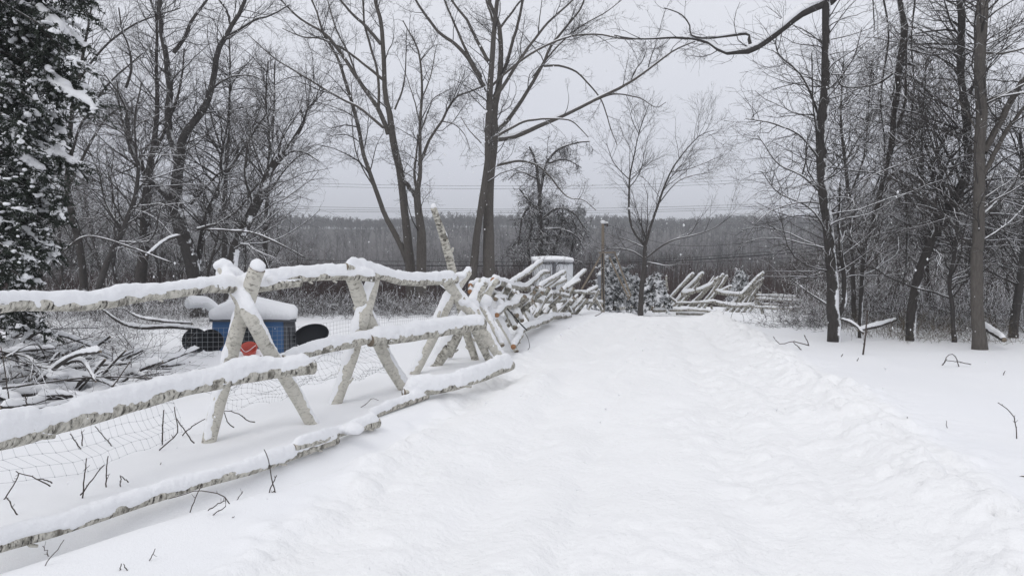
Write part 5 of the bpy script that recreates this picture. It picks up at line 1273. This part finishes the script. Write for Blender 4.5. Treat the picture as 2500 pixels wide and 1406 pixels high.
# ------------------------------------------------------------------ white trailer
def trailer():
    Y = 37.0
    xa, xb = at(1303, 700, Y)[0], at(1399, 700, Y)[0]
    zt = at(1350, 634, Y)[2]; W = xb - xa; cx = (xa + xb) / 2
    zg = gz(cx, Y); zb = zg + 0.45; H = zt - zb; D = 4.2
    t = empty('cargo_trailer', (cx, Y, zg), 'white cargo trailer with a snowy roof behind the birch tangle', 'trailer')
    body = boxes('body', [((cx, Y + D / 2, (zt + zb) / 2), (W, D, H), (0, 0, 0))], M['white'], t, 0.05)
    dxp = at(1352.5, 700, Y)[0]
    boxes('centre_pillar', [((dxp, Y - 0.015, (zt + zb) / 2 - 0.06), (9 * Y / 1850, 0.03, H - 0.2), (0, 0, 0))], M['trim'], t, 0.004)
    boxes('header_trim', [((cx, Y - 0.012, zt - 0.09), (W - 0.1, 0.024, 0.07), (0, 0, 0))], M['trim'], t, 0.004)
    boxes('side_ribs', [((xa - 0.02, Y + 0.1 + 0.12 * k, (zt + zb) / 2), (0.035, 0.05, H - 0.15), (0, 0, 0)) for k in range(3)], M['trim'], t)
    boxes('bumper', [((cx, Y - 0.06, zb + 0.02), (W, 0.12, 0.1), (0, 0, 0))], M['trim'], t, 0.01)
    for sx in (-1, 1):
        wh = lathe('wheel', [(0.01, -0.1), (0.3, -0.1), (0.34, -0.06), (0.34, 0.06), (0.3, 0.1), (0.01, 0.1)], M['black'], t, (cx + sx * (W / 2 - 0.12), Y + D * 0.6, zg + 0.33), (0, R(90), 0))
    S = Snow()
    for k in range(15):
        for j in range(8):
            S.blob((xa + 0.05 + k * (W - 0.1) / 14, Y + 0.05 + j * (D - 0.1) / 7, zt - 0.02 + 0.03 * math.sin(k / 14 * 3.14)), (0.10, 0.34, 0.13), k)
    S.build(t, 0.05, 0.002, 8)
    for x0, hid in ((1318, 0), (1363, 1)):
        for txt, dx, dy, sz in (('AMERITRANS', 0, 641.5, 0.125), ('TRAILERS', 11, 645, 0.07)):
            cu = bpy.data.curves.new('lettering', 'FONT'); cu.body = txt; cu.size = sz; cu.shear = 0.35; cu.extrude = 0.003; cu.offset = 0.004 if dx == 0 else 0
            o = bpy.data.objects.new('lettering', cu); col.objects.link(o)
            p = at(x0 + dx, dy, Y - 0.01); o.location = (p[0], Y - 0.006, p[2] - sz * 0.5); o.rotation_euler = (R(90), 0, 0)
            cu.materials.append(M['ink'])
            dg = bpy.context.evaluated_depsgraph_get(); dg.update(); me = bpy.data.meshes.new_from_object(o.evaluated_get(dg))
            o2 = link('lettering', me, t); o2.location = o.location; o2.rotation_euler = o.rotation_euler; bpy.data.objects.remove(o)
        p = at(x0 - 1, 645, Y); boxes('logo_swoosh', [((p[0] - 0.02, Y - 0.006, p[2]), (0.035, 0.008, 0.26), (0, R(38), 0))], M['ink'], t)
trailer()

# ------------------------------------------------------------------ weathered post with braces, and the cables
def braced_post():
    Y = 27.0
    base = at(1472, 742, Y); base[2] = gz(base[0], Y)
    t = empty('utility_post', base, 'weathered utility post held by raking timber braces near the track end', 'utility post')
    def bar(name, pts, m, sides=4):
        Q = log_pts([(a, b, Y + dy, w_) for a, b, dy, w_ in pts], 6)
        return Tubes().add(Q[:, :3], Q[:, 3], sides, True).build(name, M[m], t, smooth=sides > 5)
    P = np.array([base + (0, 0, -0.3), at(1472, 545, Y)])
    Tubes().add(catmull(P, 12), np.linspace(0.068, 0.050, 12), 10, True).build('post', M['lumber'], t)
    bar('brace', [(1500, 615, 0.0, 5), (1520, 668, -0.4, 5), (1540, 722, -0.8, 5)], 'lumber')
    bar('brace', [(1488, 628, 0.1, 5.5), (1508, 672, -0.2, 5.5), (1534, 725, -0.5, 5.5)], 'lumber')
    bar('brace', [(1468, 622, 0, 5), (1442, 668, -0.3, 5), (1420, 706, -0.6, 5)], 'lumber')
    bar('tie', [(1540, 722, -0.8, 3.5), (1532, 732, -0.6, 3.5)], 'lumber')
    bar('tie', [(1462, 618, -0.1, 4), (1502, 616, -0.1, 4)], 'lumber')
    bar('conduit', [(1471, 620, -0.12, 2.4), (1472, 680, -0.12, 2.4), (1474, 752, -0.12, 2.4)], 'black', 6)
    p = at(1463, 688, Y - 0.15)
    boxes('meter_box', [((p[0], p[1], p[2]), (0.12, 0.12, 0.5), (0, 0, 0))], M['trim'], t, 0.02)
    a, b = at(1474, 549, Y), at(1482, 549, Y)
    brk = Tubes().add(np.array([a, b]), np.array([0.02, 0.02]), 6, True).build('bracket', M['black'], t)
    Tubes().add(np.array([b + (0, 0, -0.07), b, b + (0, 0, 0.06)]), np.array([0.04, 0.045, 0.02]), 8, True).build('insulator', M['glass'], brk)
    S = Snow().blob(at(1472, 542, Y), (0.09, 0.09, 0.07), 1).blob(b + np.array([0, 0, 0.08]), (0.05, 0.05, 0.035), 2).blob(at(1463, 669, Y - 0.15), (0.07, 0.07, 0.06), 3)
    S.build(t, 0.02, 0.003, 2)
braced_post()
def cable(label, pts, Y, r, group=None):
    A = np.array([at(a, b, Y) for a, b in pts]); Q = catmull(A, 40)
    T = Tubes().add(Q, np.full(40, r), 5, True)
    o = T.build('power_cable', M['cable']); tag(o, label, 'cable', group)
G_ = 'power lines crossing the valley'
for k, dy in enumerate((0, 7)):
    cable(['upper pair of thin power lines against the sky, upper wire', 'upper pair of thin power lines against the sky, lower wire'][k], [(560, 438 + dy), (730, 447 + dy), (1100, 454 + dy), (1500, 452 + dy), (1900, 436 + dy), (2150, 424 + dy)], 92, 0.016, G_)
for k, dy in enumerate((0, 6, 11)):
    cable(['topmost of the three thin lines just above the hill line', 'middle of the three thin lines just above the hill line', 'lowest of the three thin lines just above the hill line'][k], [(520, 497 + dy), (700, 504 + dy), (1180, 511 + dy * 0.8), (1560, 507 + dy), (1900, 497 + dy), (2150, 488 + dy)], 88, 0.017, G_)
cable('upper thin dark cable sagging low across the dark valley', [(300, 622), (550, 629), (850, 637), (1200, 639), (1480, 637), (1700, 628), (2000, 604), (2150, 590)], 52, 0.016, G_)
cable('thickest dark cable sagging low across the dark valley', [(300, 636), (550, 642), (850, 647), (1200, 649), (1480, 642), (1700, 634), (2000, 613), (2150, 600)], 50, 0.033, G_)
cable('lower thin dark cable rising toward the right wood', [(1250, 650), (1480, 645), (1700, 641), (2000, 625), (2150, 614)], 51, 0.016, G_)
cable('faint cable running from the post insulator to the right wood', [(1482, 549), (1600, 590), (1700, 601), (1850, 590), (1950, 572)], 27.0, 0.006, G_)

# ------------------------------------------------------------------ twigs standing in the snow
def stem(label, lines, name='twig', w=3.2, h=0.0, kids=2, seed=0, Yo=None, m='twig_stem'):
    foot = max((p for l in lines for p in l), key=lambda p: p[1])
    b = gp(*foot); Y = Yo or b[1]
    rg = np.random.default_rng(int(foot[0] * 7 + foot[1]))
    t = Tubes(); Ps = []
    for l in lines:
        Q = log_pts([(x, y, Y, w * 0.8) for x, y in l], 9); Q[:, :3] += rg.normal(size=(9, 3)) * 0.002
        Q[:, 3] = np.maximum(Q[:, 3] * np.linspace(0.75, 1.1, 9) if l[0][1] < l[-1][1] else Q[:, 3] * np.linspace(1.1, 0.7, 9), 0.0018)
        t.add(Q[:, :3], Q[:, 3], 6, True); Ps.append(Q)
    for _ in range(kids):
        Q = Ps[rg.integers(len(Ps))]; i = rg.integers(1, 7); d = unit(rg.normal(size=3) + np.array([0, 0, 0.3]))
        ln = rg.uniform(0.01, 0.035)
        t.add(np.array([Q[i, :3], Q[i, :3] + d * ln * 0.6, Q[i, :3] + d * ln + np.array([0, 0, 0.004])]), np.array([0.6, 0.45, 0.3]) * Q[i, 3], 5, True)
    o = t.build(name, M[m]); tag(o, label, 'twig')
stem('left stem of a V of two cut twigs above the bottom rail', [[(211, 1118), (206, 1165), (201, 1216)], [(254, 1134), (230, 1165), (204, 1200), (196, 1208)]], w=4.2, kids=6)
stem('single upright cut twig right of the V of twigs', [[(264, 1112), (260, 1150), (259, 1191)]], w=4, kids=4)
stem('short twig with a side branch just behind the bottom rail', [[(295, 1159), (293, 1190)], [(296, 1163), (305, 1168), (315, 1177)]], w=3.4)
stem('crossed twigs rising in front of the bottom rail', [[(646, 1096), (655, 1125), (662, 1157), (673, 1206)], [(676, 1161), (665, 1183), (655, 1206)], [(670, 1199), (655, 1210), (645, 1220)]], w=3.8, kids=4)
stem('arched twig curving over the snow in front of the bottom rail', [[(414, 1218), (450, 1206), (486, 1197), (522, 1202), (547, 1211), (560, 1229)], [(547, 1211), (551, 1233), (520, 1256), (493, 1278)], [(551, 1220), (530, 1232), (507, 1245)]], w=3.2, kids=5)
stem('slanting twig leaning on the bottom rail under the arched twig', [[(493, 1181), (478, 1215), (464, 1251)]], w=3.4, kids=3)
stem('short slanting twig right of the arched twig', [[(593, 1197), (580, 1218), (567, 1235)]], w=2.6, kids=3)
stem('long bent twig at the lower left corner below the bottom rail', [[(157, 1317), (143, 1338), (126, 1357), (110, 1380), (99, 1410)], [(104, 1332), (112, 1345), (121, 1357)]], w=3, kids=3)
stem('pair of stub twigs shaped like an upside down V near the bottom edge', [[(295, 1375), (293, 1404)], [(300, 1377), (310, 1390), (319, 1406)]], w=3.6, kids=1)
stem('lone slanting twig in open snow near the bottom edge', [[(380, 1339), (370, 1357), (363, 1374)]], w=3.2, kids=1)
stem('tiny stub just showing above the snow near the bottom edge', [[(222, 1386), (225, 1398)], [(218, 1393), (226, 1396)]], w=3, kids=1)
stem('branched dead twig at the left edge below the wire netting', [[(41, 1148), (47, 1155), (28, 1190), (7, 1224)], [(47, 1155), (90, 1168), (124, 1186)], [(90, 1168), (108, 1170), (128, 1178)]], w=4, kids=5)
stem('leaning twig at the left edge behind the bottom rail', [[(16, 1213), (30, 1235), (45, 1263)]], w=4, kids=3)
stem('upright twig under the big middle rail', [[(400, 1000), (397, 1040), (396, 1085)]], w=4.6, kids=4)
stem('forked twig bending down left of the first post foot', [[(425, 993), (434, 1044), (432, 1060), (410, 1080), (389, 1098)], [(432, 1022), (452, 1052), (473, 1082)]], w=3.8, kids=6)
stem('twig slanting under the big middle rail at left', [[(172, 1058), (186, 1080), (198, 1098)], [(200, 1052), (201, 1090)]], w=3.6, kids=4)
stem('thin straight twig slanting beneath the middle rail', [[(232, 1040), (254, 1065), (273, 1090)]], w=3.4, kids=1)
stem('curved branch stub arching right of the first post foot', [[(541, 1004), (560, 1003), (585, 1012), (605, 1026), (622, 1030)], [(445, 1063), (470, 1040), (500, 1022)], [(548, 1005), (556, 1030), (572, 1044)]], w=3.4, kids=6)
stem('small curved twig beside the second bottom rail piece', [[(880, 995), (895, 985), (908, 972), (924, 978)]], w=2, kids=1)
stem('tiny splinter poking from snow left of the track', [[(573, 1260), (560, 1268)], [(586, 1273), (593, 1282)]], w=2.4, kids=0)
stem('small stub behind the bottom rail near the first post', [[(395, 1128), (388, 1140)]], w=3, kids=0)
stem('tall single stem standing in front of the right wood', [[(2118, 757), (2115, 796), (2111, 835), (2106, 869)]], w=5, kids=9)
stem('bent fallen twig with a thick end on the snow near the right heap', [[(1888, 822), (1905, 840), (1936, 834), (1975, 844)], [(1937, 836), (1948, 846), (1958, 856)], [(1963, 818), (1970, 830), (1975, 844)]], w=2.8, kids=4)
stem('looped twig lying on the snow before the nearest right trunk', [[(2310, 880), (2340, 883), (2371, 890)], [(2303, 890), (2312, 870), (2325, 864), (2337, 880), (2341, 896)], [(2300, 892), (2312, 876)]], w=2.6, kids=4)
stem('curved thorny stem at the far right of the open snow', [[(2437, 983), (2458, 998), (2472, 1014), (2480, 1040), (2482, 1071)]], w=3, kids=9)
stem('short stub in the open snow right of the track', [[(2215, 1018), (2209, 1035)]], w=3.4, kids=0)
stem('thin pin straight stub right of the short stub', [[(2310, 1026), (2312, 1046)]], w=2, kids=0)
stem('slanting stub high on the open snow at right', [[(2454, 905), (2448, 918)]], w=2.6, kids=0)
stem('two small pricks of twig below the tall single stem', [[(2058, 864), (2054, 870)], [(2096, 874), (2092, 882)]], w=2.4, kids=0)
stem('dark stub at the right edge of the frame', [[(2488, 1165), (2500, 1163)]], w=6, kids=0)
stem('thin curling twig beside the foot of the birch tangle', [[(1281, 810), (1290, 830), (1293, 848), (1284, 856)]], w=1.8, kids=1)
for k, (a, b, c, d, lab) in enumerate([(1545, 728, 1552, 760, 'curved shoot left of the slim forked tree base'), (1452, 772, 1470, 762, 'fine twig on the snow under the end rail'), (1396, 768, 1404, 752, 'fine twig under the low rail of the birch tangle'), (2230, 640, 2212, 700, 'hanging vine end beside the snag'),
                                        (60, 960, 66, 1000, 'thin upright twig before the brush pile'), (250, 975, 318, 882, 'long slanting twig rising across the brush pile'), (24, 1000, 2, 845, 'long thin stem rising at the left edge before the brush pile')]):
    if a == 2230: continue
    stem(lab, [[(a, b), ((a + c) / 2 + 2, (b + d) / 2), (c, d)]], w=2.6 if k < 4 else 4, kids=3, Yo=None if k < 5 else 7.6)

# ------------------------------------------------------------------ falling snow
def flakes():
    rg = np.random.default_rng(12); n = 6500
    y = rg.uniform(2.5, 45, n); x = rg.uniform(-0.72, 0.72, n) * y; z = rg.uniform(-0.2, 9, n)
    keep = z > macro(x, y) + 0.05; x, y, z = x[keep], y[keep], z[keep]; n = len(x)
    c = np.stack([x, y, z], 1)[:, None]; s = rg.uniform(0.0028, 0.0065, n)[:, None, None] * np.where(y > 10, 1.7, 1.0)[:, None, None]
    o = np.array([(1, 0, 0), (-1, 0, 0), (0, 1, 0), (0, -1, 0), (0, 0, 1.3), (0, 0, -1.3)])[None]
    V = (c + o * s * rg.uniform(0.6, 1.2, (n, 6, 1))).reshape(-1, 3)
    f = np.array([(0, 2, 4), (2, 1, 4), (1, 3, 4), (3, 0, 4), (2, 0, 5), (1, 2, 5), (3, 1, 5), (0, 3, 5)])
    F_ = (f[None] + (np.arange(n) * 6)[:, None, None]).reshape(-1, 3)
    ob = link('snowflakes', mesh_np('snowflakes', V, [F_], [M['snow']])); tag(ob, 'sparse snowflakes falling through the air', 'snowflakes', kind='stuff')
flakes()

# ------------------------------------------------------------------ haze: snowy air
def haze():
    x0, x1, y0, y1, z0, z1 = -780, 780, -30, 1600, -14, 45
    me = bpy.data.meshes.new('haze')
    V = [(x, y, z) for z in (z0, z1) for y in (y0, y1) for x in (x0, x1)]
    me.from_pydata(V, [], [(0, 2, 3, 1), (4, 5, 7, 6), (0, 1, 5, 4), (2, 6, 7, 3), (0, 4, 6, 2), (1, 3, 7, 5)])
    o = link('haze', me); tag(o, 'pale snowy haze in the air', 'haze', kind='stuff')
    m = bpy.data.materials.new('haze'); m.use_nodes = True; nt = m.node_tree; nt.nodes.clear()
    ou = N(nt, 'ShaderNodeOutputMaterial'); v = N(nt, 'ShaderNodeVolumePrincipled'); v.inputs['Density'].default_value = HAZE_D
    v.inputs['Color'].default_value = (0.90, 0.92, 0.95, 1)
    nt.links.new(v.outputs[0], ou.inputs['Volume']); me.materials.append(m)
HAZE_D = 0.00088
haze()
